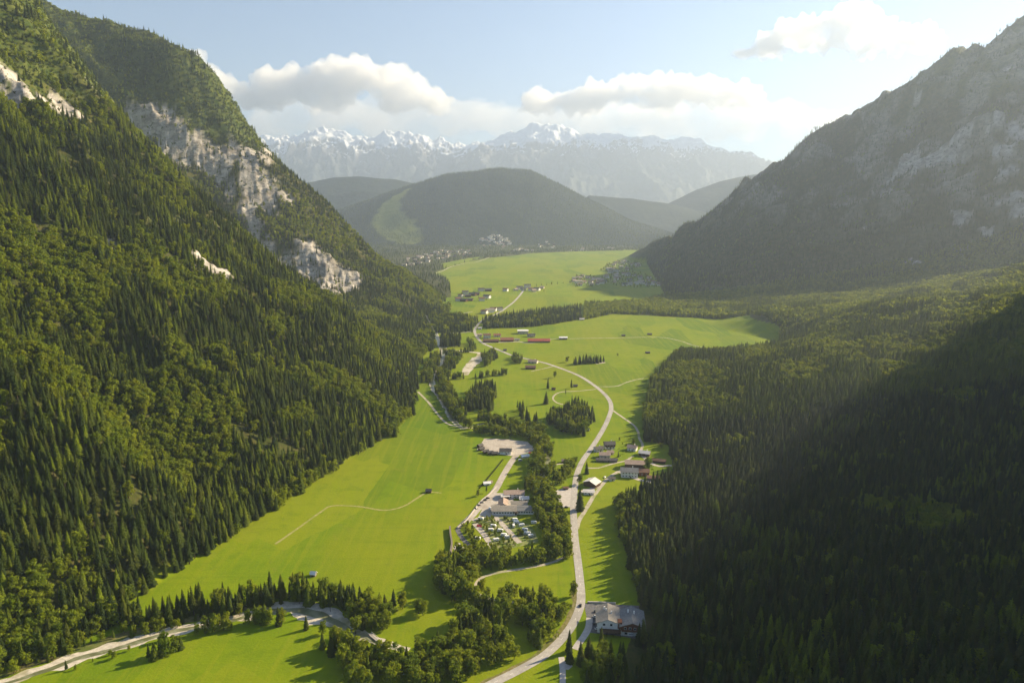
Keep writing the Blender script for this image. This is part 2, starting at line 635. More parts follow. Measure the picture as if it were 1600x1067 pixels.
M_HILL = hill_material()
HILL_PTS = [P(480, 395, 7600), P(530, 330, 7600), P(580, 312, 7600), P(640, 290, 7600), P(700, 273, 7600), P(785, 262, 7600), P(830, 266, 7600), P(870, 285, 7600), P(920, 312, 7600), P(985, 345, 7600), P(1060, 370, 7600), P(1120, 392, 7600)]


def hill_main(X, Y):
    prof = np.interp(X, [p[0] for p in HILL_PTS], [p[2] for p in HILL_PTS], left=0, right=0)
    s = np.clip(1 - np.abs(Y - 7600) / 1500, 0, 1)
    s = s * s * (3 - 2 * s)
    z = prof * s ** .8 + fbm(X / 500, Y / 500, 4, 51) * 55 * smoothstep(0, 200, prof) * s ** .3 * (1 - .6 * s) - 3
    return z


SKI = [P(640, 318, 7300)[:2], P(612, 335, 7000)[:2], P(605, 352, 6700)[:2], P(622, 372, 6500)[:2], P(640, 384, 6300)[:2]]


def ski_mask(X, Y):
    px, py, zc = project(X, Y, hill_main(X, Y))
    d, t = line_dist(X, Y, SKI)
    w = np.interp(t, [0, 1, 2, 3, 4], [30, 90, 150, 180, 130]) + fbm(X / 120, Y / 120, 3, 55) * 60
    return smoothstep(20, -20, d - w)


hill_o, HX, HY, HZ = hill_mesh('hill', 200, 7600, 5400, 3000, 216, 150, hill_main, M_HILL)
add_attr(hill_o.data, 'meadow', ski_mask(HX, HY).ravel())


def profile_hill(pts, depth, amp, seed):
    xs = [p[0] for p in pts]
    zs = [p[2] for p in pts]
    y0 = pts[0][1]

    def fn(X, Y):
        prof = np.interp(X, xs, zs, left=0, right=0)
        s = np.clip(1 - np.abs(Y - y0) / depth, 0, 1)
        return prof * s ** 1.2 + fbm(X / 600, Y / 600, 4, seed) * amp * np.clip(prof / 200, 0, 1) * np.clip(s, 0, 1) ** .4 * (1 - .6 * smoothstep(.65, 1, s)) - 5
    return fn, y0


for pts, depth, seed in (
    ([P(380, 350, 9500), P(475, 283, 9500), P(520, 276, 9500), P(560, 274, 9500), P(620, 279, 9500), P(680, 292, 9500), P(760, 330, 9500), P(860, 370, 9500)], 1500, 61),
    ([P(430, 330, 8900), P(500, 303, 8900), P(560, 296, 8900), P(640, 300, 8900), P(720, 330, 8900), P(800, 370, 8900)], 1000, 71),
    ([P(880, 345, 9000), P(920, 304, 9000), P(980, 308, 9000), P(1050, 318, 9000), P(1100, 330, 9000), P(1180, 370, 9000)], 1000, 65),
    ([P(980, 350, 9700), P(1040, 318, 9700), P(1090, 294, 9700), P(1150, 276, 9700), P(1200, 267, 9700), P(1300, 262, 9700), P(1450, 280, 9700), P(1600, 330, 9700)], 1500, 67),
):
    fn, y0 = profile_hill(pts, depth, 60, seed)
    w = pts[-1][0] - pts[0][0]
    o, X, Y, Z = hill_mesh('hill', (pts[-1][0] + pts[0][0]) / 2, y0, w, depth * 2, 150, 60, fn, M_HILL)
    add_attr(o.data, 'meadow', np.zeros(X.size))


# snow-capped range on the horizon
def snow_material():
    t = NT('snowy_rock')
    p = t.pos()
    snow = t.attr('snow')
    n = t.noise(.0022, 6, .65, p)
    lo = t.mix(t.ramp(n, .4, .6), (.040, .055, .055), (.060, .075, .070))
    hi = t.mix(t.ramp(n, .4, .6), (.085, .085, .09), (.15, .15, .155))
    c = t.mix(t.attr('bare'), lo, hi)
    c = t.mix(t.ramp(t.math('ADD', snow, t.math('MULTIPLY', n, .8)), .46, .70), c, (.84, .87, .92))
    return t.done(t.bsdf(c, .8, .2, bump=n, bump_dist=100, bump_str=.7))


M_SNOW = snow_material()


def snow_range(Y0, sil, xpad, seed, depth):
    pts = [P(px, py, Y0) for px, py in sil]
    xs = np.array([p[0] for p in pts])
    zs = np.array([p[2] for p in pts])

    K = depth / 3600.0

    def fn(X, Y):
        dist = (Y0 - Y) / depth                      # 0 at the crest, 1 at the foot towards the camera
        warp = fbm(X / (1800 * K), Y / (1800 * K), 3, seed + 5) * 500 * K
        prof = np.interp(X + warp * np.clip(dist, 0, 1), xs, zs, left=zs[0] * .8, right=zs[-1] * .8)
        s = np.where(dist >= 0, np.clip(1 - dist, 0, 1) ** 1.15, np.clip(1 + dist * 3, 0, 1))
        spur = ridged((X + warp) / (1700 * K), (Y - Y0) / (2600 * K), 5, seed, .55) - .5
        fine = ridged((X + warp * .5) / (520 * K), Y / (520 * K), 5, seed + 9, .6) - .45
        tooth = fbm(X / (260 * K), Y / (260 * K), 4, seed + 13)
        a = np.clip(np.abs(dist) * 4, .03, 1) * np.clip(s * 3, 0, 1)
        return prof * s + K * ((spur * 450 + fine * 210) * a + (tooth * 95 + fine * 120) * np.clip(s * 2 - .6, 0, 1))
    return fn, xs


for Y0, sil, seed in (
    (21000, [(380, 214), (425, 211), (470, 209), (505, 198), (540, 208), (575, 214), (610, 202), (640, 207), (680, 218), (740, 224), (800, 230), (900, 250)], 81),
    (20000, [(560, 300), (640, 262), (700, 238), (760, 218), (800, 205), (835, 195), (850, 191), (872, 192), (895, 203), (930, 210), (965, 206), (1000, 214), (1040, 216), (1070, 213), (1110, 226), (1160, 236), (1200, 248), (1260, 268), (1330, 290)], 91),
):
    DEP = 5200
    fn, xs = snow_range(Y0, sil, 0, seed, DEP)
    K = DEP / 3600.0
    X, Y = np.meshgrid(np.linspace(xs[0] - 300, xs[-1] + 300, 420), np.concatenate([np.linspace(Y0 - DEP, Y0, 150), np.linspace(Y0 + 100, Y0 + 2000, 20)]))
    Z = np.maximum(fn(X, Y), -20)
    gy = np.gradient(Z, axis=0) / np.gradient(Y, axis=0)
    gx = np.gradient(Z, axis=1) / np.gradient(X, axis=1)
    steep = np.hypot(gx, gy)
    o = link(bpy.data.objects.new('mountain', grid_mesh('mountain', X, Y, Z, M_SNOW)))
    tag(o, kind='structure')
    line = 1500 + fbm(X / (900 * K), Y / (900 * K), 4, seed + 2) * 470
    add_attr(o.data, 'snow', (np.clip((Z - line) / 900, -1, 1) * .9 - np.clip(steep - .55, 0, 1) * .5).ravel())
    add_attr(o.data, 'bare', smoothstep(1300, 1900, Z + fbm(X / 900, Y / 900, 3, seed + 3) * 280).ravel())

# ------------------------------------------------------------------ trees: materials and meshes
def foliage_material(name, dark, light, warm, transl):
    t = NT(name)
    tint = t.attr('tint', 'INSTANCER')
    oi = t.n('ShaderNodeObjectInfo')
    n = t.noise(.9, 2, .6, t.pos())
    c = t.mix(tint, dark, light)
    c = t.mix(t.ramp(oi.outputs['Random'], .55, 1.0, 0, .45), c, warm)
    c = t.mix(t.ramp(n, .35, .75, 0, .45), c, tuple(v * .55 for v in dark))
    b = t.bsdf(c, .8, .15)
    tr = t.n('ShaderNodeBsdfTranslucent')
    hs = t.n('ShaderNodeHueSaturation')
    hs.inputs['Value'].default_value = 1.75
    hs.inputs['Hue'].default_value = .485
    t.l(c, hs.inputs['Color'])
    t.l(hs.outputs[0], tr.inputs['Color'])
    mx = t.n('ShaderNodeMixShader')
    mx.inputs[0].default_value = transl
    t.l(b.outputs[0], mx.inputs[1])
    t.l(tr.outputs[0], mx.inputs[2])
    return t.done(mx)


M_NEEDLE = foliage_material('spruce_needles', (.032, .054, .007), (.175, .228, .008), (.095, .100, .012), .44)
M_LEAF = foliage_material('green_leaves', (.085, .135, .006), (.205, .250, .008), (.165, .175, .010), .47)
M_BARK = mat_plain('bark', (.075, .055, .040), .9, .1, .3, .8)


def spruce_crown(tiers, nb, rmax, seed, low=.10):
    r = random.Random(seed)
    V, F = [], []

    def tri(a, b, c):
        i = len(V)
        V.extend((a, b, c))
        F.append((i, i + 1, i + 2))
    for k in range(tiers):
        t = k / (tiers - 1)
        z = low + (1 - low) * (1 - (1 - t) ** 1.08) * .965
        rad_ = rmax * ((1 - t) ** .82) * (1 if k else .82) + .012
        n = max(4, int(nb * (1 - .45 * t)))
        a0 = r.random() * 6.28
        for j in range(n):
            a = a0 + 6.283 * j / n + r.uniform(-.22, .22)
            L = rad_ * r.uniform(.72, 1.18)
            dr = L * r.uniform(.28, .55) - .2 * t * L
            ca, sa = math.cos(a), math.sin(a)
            w = L * r.uniform(.36, .52) + .004
            m = .55 * L
            root = (0, 0, z + .03 + .02 * (1 - t))
            tip = (ca * L, sa * L, z - dr)
            mz = z - dr * .45
            lf = (ca * m - sa * w, sa * m + ca * w, mz - .022)
            rt = (ca * m + sa * w, sa * m - ca * w, mz - .022)
            tri(root, lf, tip)
            tri(root, tip, rt)
    # leader shoot and the dense inside of the crown
    for j in range(5):
        a, b = 6.283 * j / 5, 6.283 * (j + 1) / 5
        tri((math.cos(a) * .010, math.sin(a) * .010, .93), (math.cos(b) * .010, math.sin(b) * .010, .93), (0, 0, 1.02))
    for j in range(7):
        a, b = 6.283 * j / 7, 6.283 * (j + 1) / 7
        q = rmax * .5
        tri((math.cos(a) * q, math.sin(a) * q, low + .02), (math.cos(b) * q, math.sin(b) * q, low + .02), (0, 0, .9))
    return V, F


def trunk_mesh(r0, h, limbs, seed):
    r = random.Random(seed)
    V, F = [], []

    def tube(p0, p1, ra, rb, n=6):
        d = Vector(p1) - Vector(p0)
        q = d.to_track_quat('Z', 'Y')
        b = len(V)
        for (p, rr) in ((p0, ra), (p1, rb)):
            for j in range(n):
                a = 6.283 * j / n
                V.append(tuple(Vector(p) + q @ Vector((math.cos(a) * rr, math.sin(a) * rr, 0))))
        for j in range(n):
            F.append((b + j, b + (j + 1) % n, b + n + (j + 1) % n, b + n + j))
    tube((0, 0, -.04), (0, 0, h * .5), r0, r0 * .75)
    tube((0, 0, h * .5), (0, 0, h), r0 * .75, r0 * .2)
    for k in range(limbs):
        a = 6.283 * k / limbs + r.uniform(-.4, .4)
        z0 = r.uniform(.22, .5)
        L = r.uniform(.18, .28)
        tube((0, 0, z0), (math.cos(a) * L, math.sin(a) * L, z0 + L * r.uniform(.7, 1.2)), r0 * .45, r0 * .12, 5)
    return V, F


def leafy_crown(nleaf, seed, wide=.36, low=.16, size=.055):
    r = random.Random(seed)
    lobes = []
    for k in range(13):
        t = (k + .5) / 13
        z = low + .10 + (.92 - low - .10) * t
        env = wide * math.sin(math.pi * min(1, .18 + .80 * (1 - abs(t - .42) * 1.25))) * (1 - .45 * max(0, t - .5))
        a = k * 2.4 + r.uniform(-.5, .5)
        q = env * r.uniform(.35, .75)
        lobes.append((math.cos(a) * q, math.sin(a) * q, z, r.uniform(.13, .20) * (1.15 - .4 * t)))
    V, F = [], []
    for k in range(nleaf):
        lx, ly, lz, lr = r.choice(lobes)
        d = Vector((r.gauss(0, 1), r.gauss(0, 1), r.gauss(.25, 1))).normalized()
        p = Vector((lx, ly, lz)) + d * lr * r.uniform(.72, 1.08)
        if p.z < low:
            p.z = low + r.random() * .04
        nrm = (d + Vector((r.uniform(-.7, .7), r.uniform(-.7, .7), r.uniform(-.3, .9)))).normalized()
        q = nrm.to_track_quat('Z', 'Y')
        s = size * r.uniform(.6, 1.25)
        a = r.random() * 6.28
        i = len(V)
        for j, (rr, up) in enumerate(((1, 0), (.75, .25), (1, 0), (.75, .25))):
            an = a + j * 1.571
            V.append(tuple(p + q @ Vector((math.cos(an) * s * rr, math.sin(an) * s * rr, -up * s))))
        F.append((i, i + 1, i + 2, i + 3))
    return V, F


TREE_MESH = {}      # kind -> list of (crown mesh, trunk mesh, joined mesh)


def joined(name, c, t, mc):
    V = list(c[0]) + list(t[0])
    off = len(c[0])
    Fs = list(c[1]) + [tuple(i + off for i in f) for f in t[1]]
    return mesh_np(name, V, Fs, mats=[mc, M_BARK], mat_idx=[0] * len(c[1]) + [1] * len(t[1]))


def make_kind(kind, crowns, trunk, mc):
    out = []
    for k, c in enumerate(crowns):
        t = trunk(k)
        out.append((mesh_np(kind + '_crown', c[0], c[1], mc), mesh_np(kind + '_trunk', t[0], t[1], M_BARK), joined(kind, c, t, mc)))
    TREE_MESH[kind] = out


make_kind('spruce', [spruce_crown(17, 11, .175, 1), spruce_crown(19, 11, .145, 2, .06), spruce_crown(15, 12, .215, 3, .08), spruce_crown(14, 9, .165, 4, .22), spruce_crown(12, 13, .235, 7, .10), spruce_crown(20, 10, .16, 8, .05), spruce_crown(11, 7, .13, 9, .30)], lambda k: trunk_mesh(.014, .9, 0, k), M_NEEDLE)
make_kind('spruce_far', [spruce_crown(8, 7, .195, 5), spruce_crown(8, 7, .165, 6), spruce_crown(7, 8, .225, 10)], lambda k: trunk_mesh(.014, .3, 0, k), M_NEEDLE)
make_kind('broadleaf', [leafy_crown(620, 11, .36), leafy_crown(560, 12, .30, .12), leafy_crown(640, 13, .42, .18), leafy_crown(480, 14, .25, .14), leafy_crown(420, 18, .34, .20, .06), leafy_crown(700, 19, .48, .10, .05)], lambda k: trunk_mesh(.022, .62, 5, k + 20), M_LEAF)
make_kind('broadleaf_far', [leafy_crown(130, 15, .40, .10, .10)], lambda k: trunk_mesh(.022, .4, 0, k + 30), M_LEAF)
make_kind('shrub', [leafy_crown(90, 16, .62, .02, .13), leafy_crown(80, 17, .70, .02, .14)], lambda k: trunk_mesh(.03, .3, 0, k + 40), M_NEEDLE)

# ------------------------------------------------------------------ where the trees stand
TREES = {k: [] for k in ('spruce', 'broadleaf', 'shrub')}      # rows: x, y, z, height, tint, cluster
CLUSTERS = []                                                   # cluster descriptions


def put(kind, x, y, z, h, tint, cl):
    x = np.atleast_1d(x)
    n = len(x)
    TREES[kind].append(np.stack([x, np.broadcast_to(y, n), np.broadcast_to(z, n), np.broadcast_to(h, n), np.broadcast_to(tint, n), np.full(n, cl)], 1))


def cluster(desc):
    CLUSTERS.append(desc)
    return len(CLUSTERS) - 1


def jitter(x0, x1, y0, y1, sp):
    xs = np.arange(x0, x1, sp)
    ys = np.arange(y0, y1, sp)
    X, Y = np.meshgrid(xs, ys)
    X = X + (np.arange(len(ys)) % 2)[:, None] * sp * .5
    X = X.ravel() + rng.uniform(-.46, .46, X.size) * sp
    Y = Y.ravel() + rng.uniform(-.46, .46, Y.size) * sp
    return X, Y


def in_view(x, y, z, margin=70, below=90):
    px, py, zc = project(x, y, z)
    m = margin + 40000 / np.maximum(zc, 50)
    return (zc > 60) & (px > -m) & (px < 1600 + m) & (py > -60) & (py < 1067 + below + 30000 / np.maximum(zc, 50))


def facing(x, y, eps=8.0, lim=-.10):
    zl, zr = height_base(x, y)
    z = np.maximum(zl, zr)
    a, b = height_base(x + eps, y)
    zx = (np.maximum(a, b) - z) / eps
    a, b = height_base(x, y + eps)
    zy = (np.maximum(a, b) - z) / eps
    n = np.stack([-zx, -zy, np.ones_like(zx)], 1)
    n /= np.linalg.norm(n, axis=1)[:, None]
    v = np.stack([-x, -y, CAM_H - z], 1)
    v /= np.linalg.norm(v, axis=1)[:, None]
    return (n * v).sum(1) > lim


def forest_patch(bounds, sp, region, cl, hmin, hmax, broad=.1, larch=.25, keep=None):
    X, Y = jitter(*bounds, sp)
    zl, zr = height_base(X, Y)
    m = region(X, Y, zl, zr)
    X, Y = X[m], Y[m]
    m = in_view(X, Y, np.maximum(*height_base(X, Y)))
    X, Y = X[m], Y[m]
    m = facing(X, Y)
    X, Y = X[m], Y[m]
    if keep is not None:
        m = rng.random(len(X)) < keep(X, Y)
        X, Y = X[m], Y[m]
    Z = height(X, Y) - .4
    big = fbm(X / 90, Y / 90, 3, 101) * .5 + .5
    h = hmin + (hmax - hmin) * np.clip(.2 + .6 * big + rng.uniform(-.35, .35, len(X)), 0, 1)
    patch = fbm(X / 70, Y / 70, 3, 107)
    stand = fbm(X / 95, Y / 95, 3, 127) + fbm(X / 300, Y / 300, 2, 129) * .7
    isb = rng.random(len(X)) < .04 + .9 * smoothstep(.46 - broad, .72 - broad, stand + .12)
    larch_sun_tint = np.clip(rng.random(len(X)) ** 2.5 * .35 + np.where(rng.random(len(X)) < (larch - .2) + fbm(X / 110, Y / 110, 3, 109) * 1.5, rng.uniform(.35, .95, len(X)), 0), 0, 1)
    larch_sun_tint = larch_sun_tint * np.where((X > 0) & (Y > 2450), .3, 1)
    larch_sun_tint = np.clip(larch_sun_tint + np.where((X > 0) & (Y > 900) & (Y < 2450), .5, 0), 0, 1)  # lighter foliage tint painted over the sunlit band, standing in for stronger sunlight
    put('spruce', X[~isb], Y[~isb], Z[~isb], h[~isb], larch_sun_tint[~isb], cl)
    put('broadleaf', X[isb], Y[isb], Z[isb], h[isb] * .68, rng.uniform(.1, 1, isb.sum()) * np.where((X[isb] > 0) & (Y[isb] > 2450), .1, 1), cl)


def left_region(X, Y, zl, zr):
    return ((zl > 1.2 + fbm(X / 40, Y / 40, 2, 111) * 2) | (X < left_foot(Y) + 3 + fbm(X / 25, Y / 25, 2, 112) * 8)) & (X < left_foot(Y) + 30)


def left_keep(X, Y):
    zl, _ = height_base(X, Y)
    tree_line = 445 + fbm(X / 150, Y / 150, 3, 113) * 90 + np.where(Y > 1850, 40, 0)
    k = 1 - np.where(Y > 1850, .72, .88) * smoothstep(-30, 60, zl - tree_line)
    k = k * (1 - .9 * rock_mask(X, Y))
    gap = fbm(X / 55, Y / 55, 3, 117)
    k = k * (1 - .85 * smoothstep(.27, .42, gap)) * .97
    return k


CL_L = cluster('the mixed forest on the sunlit slope')
CL_R = cluster('the shaded forest slope above the guesthouse')
CL_RM = cluster('the spruce forest beyond the round meadow')
CL_FAR = cluster('the woods around the far town')
forest_patch((-1150, -120, 230, 950), 5.6, left_region, CL_L, 9, 29, .36, .36, left_keep)
forest_patch((-1500, -120, 950, 1500), 6.2, left_region, CL_L, 9, 27, .34, .36, left_keep)
forest_patch((-2000, -120, 1500, 2700), 7.4, left_region, CL_L, 9, 24, .26, .34, left_keep)


def right_region(X, Y, zl, zr):
    d, t = line_dist(X, Y, SHADE_RIDGE)
    return in_poly(X, Y, R_FOREST) & (d > 160)


def right_keep(X, Y):
    k = (1 - .95 * rock_mask(X, Y)) * (1 - .45 * smoothstep(.3, .45, fbm(X / 60, Y / 60, 3, 121)))
    for (qx, qy, qr) in YARDS:
        k = k * smoothstep(qr * .85, qr, np.hypot(X - qx, Y - qy))
    zr = height_base(X, Y)[1]
    k = k * np.where(Y > 2450, .72 - .35 * smoothstep(-.1, .3, fbm(X / 130, Y / 130, 4, 77)), 1)
    return k * (1 - .6 * smoothstep(650, 900, zr + fbm(X / 120, Y / 120, 3, 123) * 200))


YARDS = [(*G(968, 968)[:2], 30), (*G(1000, 735)[:2], 34), (*G(1025, 745)[:2], 26), (*G(1010, 705)[:2], 30), (*G(1040, 722)[:2], 20), (*G(935, 1030)[:2], 34)]
forest_patch((40, 900, 230, 950), 5.8, right_region, CL_R, 15, 27, .07, .10, right_keep)
forest_patch((150, 1500, 950, 1600), 6.6, right_region, CL_R, 12, 26, .45, .45, right_keep)
forest_patch((150, 2300, 1600, 2450), 8.0, right_region, CL_RM, 11, 25, .62, .5, right_keep)  # leafy share raised to brighten the sunlit band, along with its painted tint
forest_patch((400, 3300, 2450, 4300), 11.0, right_region, CL_RM, 12, 23, .06, .06, right_keep)

# dwarf pine and scrub above the tree line and between the rocks
for (b, sp) in (((-1900, -300, 900, 1850), 7.0), ((-2100, -200, 1850, 2750), 9.0)):
    X, Y = jitter(*b, sp)
    zl, zr = height_base(X, Y)
    m = (zl > 250) & in_view(X, Y, zl)
    X, Y, zl = X[m], Y[m], zl[m]
    k = smoothstep(380, 480, zl + fbm(X / 120, Y / 120, 3, 113) * 80) * .95 * (1 - .9 * rock_mask(X, Y)) * smoothstep(-.5, -.05, fbm(X / 30, Y / 30, 3, 131)) + .1
    m = (rng.random(len(X)) < k) & facing(X, Y)
    X, Y = X[m], Y[m]
    put('shrub', X, Y, height(X, Y) - .3, rng.uniform(2.4, 6.5, len(X)) * np.where(Y > 1850, 1.35, 1), rng.uniform(.1, .85, len(X)) ** 1.6, CL_L)

X, Y = jitter(-1100, -120, 250, 1500, 7.5)
zl, zr = height_base(X, Y)
m = left_region(X, Y, zl, zr) & in_view(X, Y, zl)
X, Y = X[m], Y[m]
m = (rng.random(len(X)) < .5 * (1 - .9 * rock_mask(X, Y))) & facing(X, Y)
X, Y = X[m], Y[m]
put('shrub', X, Y, height(X, Y) - .3, rng.uniform(2, 4.5, len(X)), rng.uniform(.3, 1, len(X)), CL_L)

# far woods: beyond the last fields and on the middle hill
TOWN = [(*G(650, 404)[:2], 330, .55), (*G(690, 395)[:2], 300, .5), (*G(760, 379)[:2], 420, .7), (*G(790, 388)[:2], 350, .4), (*G(860, 384)[:2], 300, .5)]
X, Y = jitter(-2600, 3000, 2500, 9500, 17)
m = in_poly(X, Y, FAR_WOOD) & in_view(X, Y, 0 * X) & (X > left_foot(np.minimum(Y, 3600)) - 200)
for fm in FAR_MEADOWS:
    m &= ~in_poly(X, Y, fm)
X, Y = X[m], Y[m]
k = .75 * smoothstep(-.25, .05, fbm(X / 160, Y / 160, 3, 141)) * np.where(Y > 6800, .4, 1)
for (tx, ty, tr, tw) in TOWN:
    k = k * (1 - tw * smoothstep(tr, tr * .5, np.hypot(X - tx, (Y - ty) * .5)))
m = rng.random(len(X)) < k
X, Y = X[m], Y[m]
zz = np.maximum(0, hill_main(X, Y))
put('spruce', X, Y, zz - .5, rng.uniform(12, 24, len(X)), rng.random(len(X)) ** 2 * .7, CL_FAR)
X, Y = jitter(-2300, 2500, 6150, 7700, 26)
Z = hill_main(X, Y)
m = (Z > 4) & in_view(X, Y, Z) & (ski_mask(X, Y) < .5)
X, Y, Z = X[m], Y[m], Z[m]
put('spruce', X, Y, Z - 3, rng.uniform(16, 30, len(X)), rng.random(len(X)) ** 4 * .25, CL_FAR)

# woods, belts and single trees on the valley floor: (description, shape, photo pixels, width m, spacing m, broadleaf share, heights)
BELTS = [
    ('the row on the far gravel riverbank', 'line', [(168, 975), (200, 972), (240, 968), (290, 960), (340, 956), (385, 946), (425, 938), (470, 932), (520, 945), (555, 953)], 13, 5.2, .15, 11, 25),
    ('the clump on the meadow bank of the river', 'line', [(225, 1028), (250, 1024), (278, 1012)], 10, 5.0, .45, 9, 16),
    ('the small leafy clump on the gravel bank', 'line', [(328, 985), (350, 980)], 9, 5.0, .8, 8, 13),
    ('the line by the river bend', 'line', [(395, 975), (430, 980), (487, 990)], 9, 5.0, .4, 9, 17),
    ('the clump by the lower meadow river', 'line', [(505, 1000), (540, 1017), (562, 1045)], 16, 5.5, .6, 9, 18),
    ('the wood at the river bridge', 'poly', [(548, 960), (575, 943), (612, 953), (618, 975), (600, 988), (556, 992)], 0, 6.2, .65, 10, 18),
    ('the big leafy wood inside the road bend', 'poly', [(545, 1085), (540, 1030), (590, 1018), (640, 1024), (690, 1008), (740, 1000), (800, 996), (860, 980), (888, 972), (884, 992), (845, 1016), (785, 1036), (725, 1062), (690, 1085)], 0, 6.6, .78, 10, 19),
    ('the mixed wood south of the footpath', 'poly', [(698, 990), (720, 968), (762, 957), (800, 962), (858, 957), (886, 968), (850, 984), (780, 996), (705, 1004)], 0, 6.4, .5, 11, 22),
    ('the copse on the small roadside meadow', 'poly', [(770, 937), (812, 926), (846, 930), (872, 948), (886, 966), (858, 957), (800, 955)], 0, 6.6, .65, 9, 17),
    ('the tall corner clump of the big meadow', 'line', [(698, 893), (702, 915), (712, 938)], 13, 5.6, .55, 14, 24),
    ('the brook line below the campsite', 'line', [(733, 893), (738, 912), (742, 930), (760, 948)], 10, 6.0, .8, 9, 16),
    ('the belt behind the gravel yard', 'line', [(752, 674), (790, 679), (826, 684), (848, 694)], 22, 6.2, .9, 9, 15),
    ('the stream belt beside the campsite', 'line', [(852, 704), (848, 735), (840, 752), (837, 775), (846, 800), (858, 820), (869, 840), (874, 858)], 20, 6.0, .88, 10, 18),
    ('the copse between stream and road', 'poly', [(862, 748), (880, 737), (900, 722), (906, 732), (896, 752), (874, 764)], 0, 6.2, .9, 9, 15),
    ('the roadside line by the parking area', 'line', [(856, 766), (864, 790), (876, 812), (886, 835), (891, 855), (889, 868)], 9, 5.4, .85, 9, 15),
    ('the leafy belt south of the caravans', 'line', [(764, 877), (790, 882), (820, 879), (850, 871), (876, 866)], 17, 6.2, .9, 9, 17),
    ('the trees at the campsite entrance', 'line', [(704, 887), (724, 880), (748, 870)], 20, 6.4, .9, 9, 16),
    ('the hedge of bushes along the footpath', 'line', [(758, 890), (790, 884), (830, 880), (862, 872)], 7, 5.0, 1, 3, 6),
    ('the shrubs lining the campsite lane', 'line', [(727, 818), (735, 832), (746, 848), (758, 858)], 7, 4.0, 1, 3.5, 6),
    ('the caravan pitches', 'poly', [(738, 812), (775, 803), (800, 812), (828, 846), (800, 856), (772, 852)], 0, 4.8, 1, 2.5, 5),
    ('the spruce grove on the middle meadow', 'poly', [(727, 642), (768, 643), (776, 615), (762, 604), (736, 614)], 0, 6.6, .12, 14, 25),
    ('the clump beside the white river bank', 'line', [(710, 655), (724, 648)], 13, 6.5, .3, 13, 21),
    ('the grove beside the road curve', 'poly', [(852, 662), (880, 676), (914, 684), (918, 652), (910, 634), (890, 640), (868, 650)], 0, 6.6, .25, 13, 25),
    ('the loose line beside the road grove', 'line', [(914, 640), (922, 650), (918, 664), (928, 655)], 6, 8.0, .15, 12, 19),
    ('the leafy belt along the old river arm', 'line', [(758, 655), (785, 664), (812, 670), (838, 676)], 22, 6.4, .75, 9, 15),
    ('the spruces at the end of the leafy belt', 'line', [(812, 640), (818, 655), (836, 662)], 8, 7.0, .1, 13, 22),
    ('the trees on the bank of the white river', 'line', [(668, 596), (690, 618), (702, 646), (736, 670)], 9, 6.0, .7, 8, 15),
    ('the other bank of the white river', 'line', [(686, 588), (704, 618), (714, 645)], 14, 6.2, .5, 10, 18),
    ('the river wood below the steep slope', 'poly', [(655, 600), (690, 592), (712, 575), (722, 560), (700, 552), (672, 560)], 0, 7.0, .4, 11, 20),
    ('the trees along the dry river arm', 'line', [(704, 592), (730, 592), (762, 589), (790, 585)], 9, 6.2, .45, 10, 17),
    ('the clump above the dry river arm', 'poly', [(748, 573), (762, 574), (778, 560), (770, 551), (752, 560)], 0, 7.0, .4, 10, 18),
    ('the clump beside the brown-roofed farm', 'poly', [(797, 568), (828, 569), (826, 560), (802, 558)], 0, 7.2, .5, 9, 16),
    ('the dense spruce island in the upper meadow', 'line', [(900, 569), (936, 566)], 20, 6.6, .02, 13, 19),
    ('the dark spruce block by the river ford', 'poly', [(688, 543), (720, 542), (719, 528), (690, 524)], 0, 7.4, .08, 15, 24),
    ('the trees between the ford and the farm road', 'line', [(703, 560), (722, 552), (742, 548), (735, 536)], 9, 7.0, .35, 10, 18),
    ('the spruce belt between the two upper fields', 'poly', [(756, 514), (830, 511), (870, 506), (908, 499), (907, 482), (870, 485), (815, 492), (752, 503)], 0, 8.0, .05, 15, 25),
    ('the spruce belt beside the white river', 'poly', [(684, 520), (746, 519), (748, 503), (728, 497), (690, 492)], 0, 8.0, .1, 14, 24),
    ('the river wood at the end of the steep slope', 'poly', [(655, 560), (680, 545), (684, 505), (700, 492), (705, 478), (690, 480), (672, 505), (660, 530)], 0, 8.5, .25, 12, 22),
    ('the shaded spruces below the guesthouse', 'poly', [(905, 1040), (925, 1018), (950, 1012), (975, 1030), (985, 1075), (915, 1085)], 0, 7.0, .1, 13, 21),
    ('the roadside bushes near the guesthouse', 'line', [(897, 872), (899, 900), (897, 930), (893, 955), (888, 985)], 3, 5.5, 1, 2.5, 5),
    ('the small trees around the hamlet gardens', 'pts', [(978, 708), (960, 692), (968, 688), (944, 704), (905, 738), (933, 752), (952, 735), (1019, 693), (1026, 690), (1033, 700), (990, 693), (966, 714), (1045, 738), (1000, 700)], 0, 0, .8, 5, 10),
    ('the village trees of the far hamlet', 'pts', [(722, 462), (733, 470), (748, 466), (760, 470), (740, 457), (786, 452), (826, 449), (838, 447), (846, 446), (854, 446), (862, 445), (871, 444), (880, 443), (890, 442), (820, 455), (850, 456)], 0, 0, .4, 8, 15),
]
BELTS += [('the forest corner at the river', 'poly', [(-60, 1085), (0, 1046), (60, 1034), (120, 1012), (162, 986), (185, 955), (120, 960), (40, 985), (-60, 1020)], 0, 6.0, .35, 9, 24)]
BELTS += [('the bushes on the far gravel bank', 'line', [(20, 1046), (90, 1022), (160, 1000), (230, 984), (300, 970), (370, 956)], 9, 6, .8, 4, 12), ('the bushes on the near gravel bank', 'line', [(70, 1062), (150, 1036), (220, 1016), (290, 996), (360, 982), (420, 972)], 7, 7, .85, 3, 9), ('the shrubs of the hamlet gardens', 'poly', [(928, 700), (962, 690), (1000, 694), (1015, 720), (975, 735), (925, 728)], 0, 14, 1, 2, 5)]
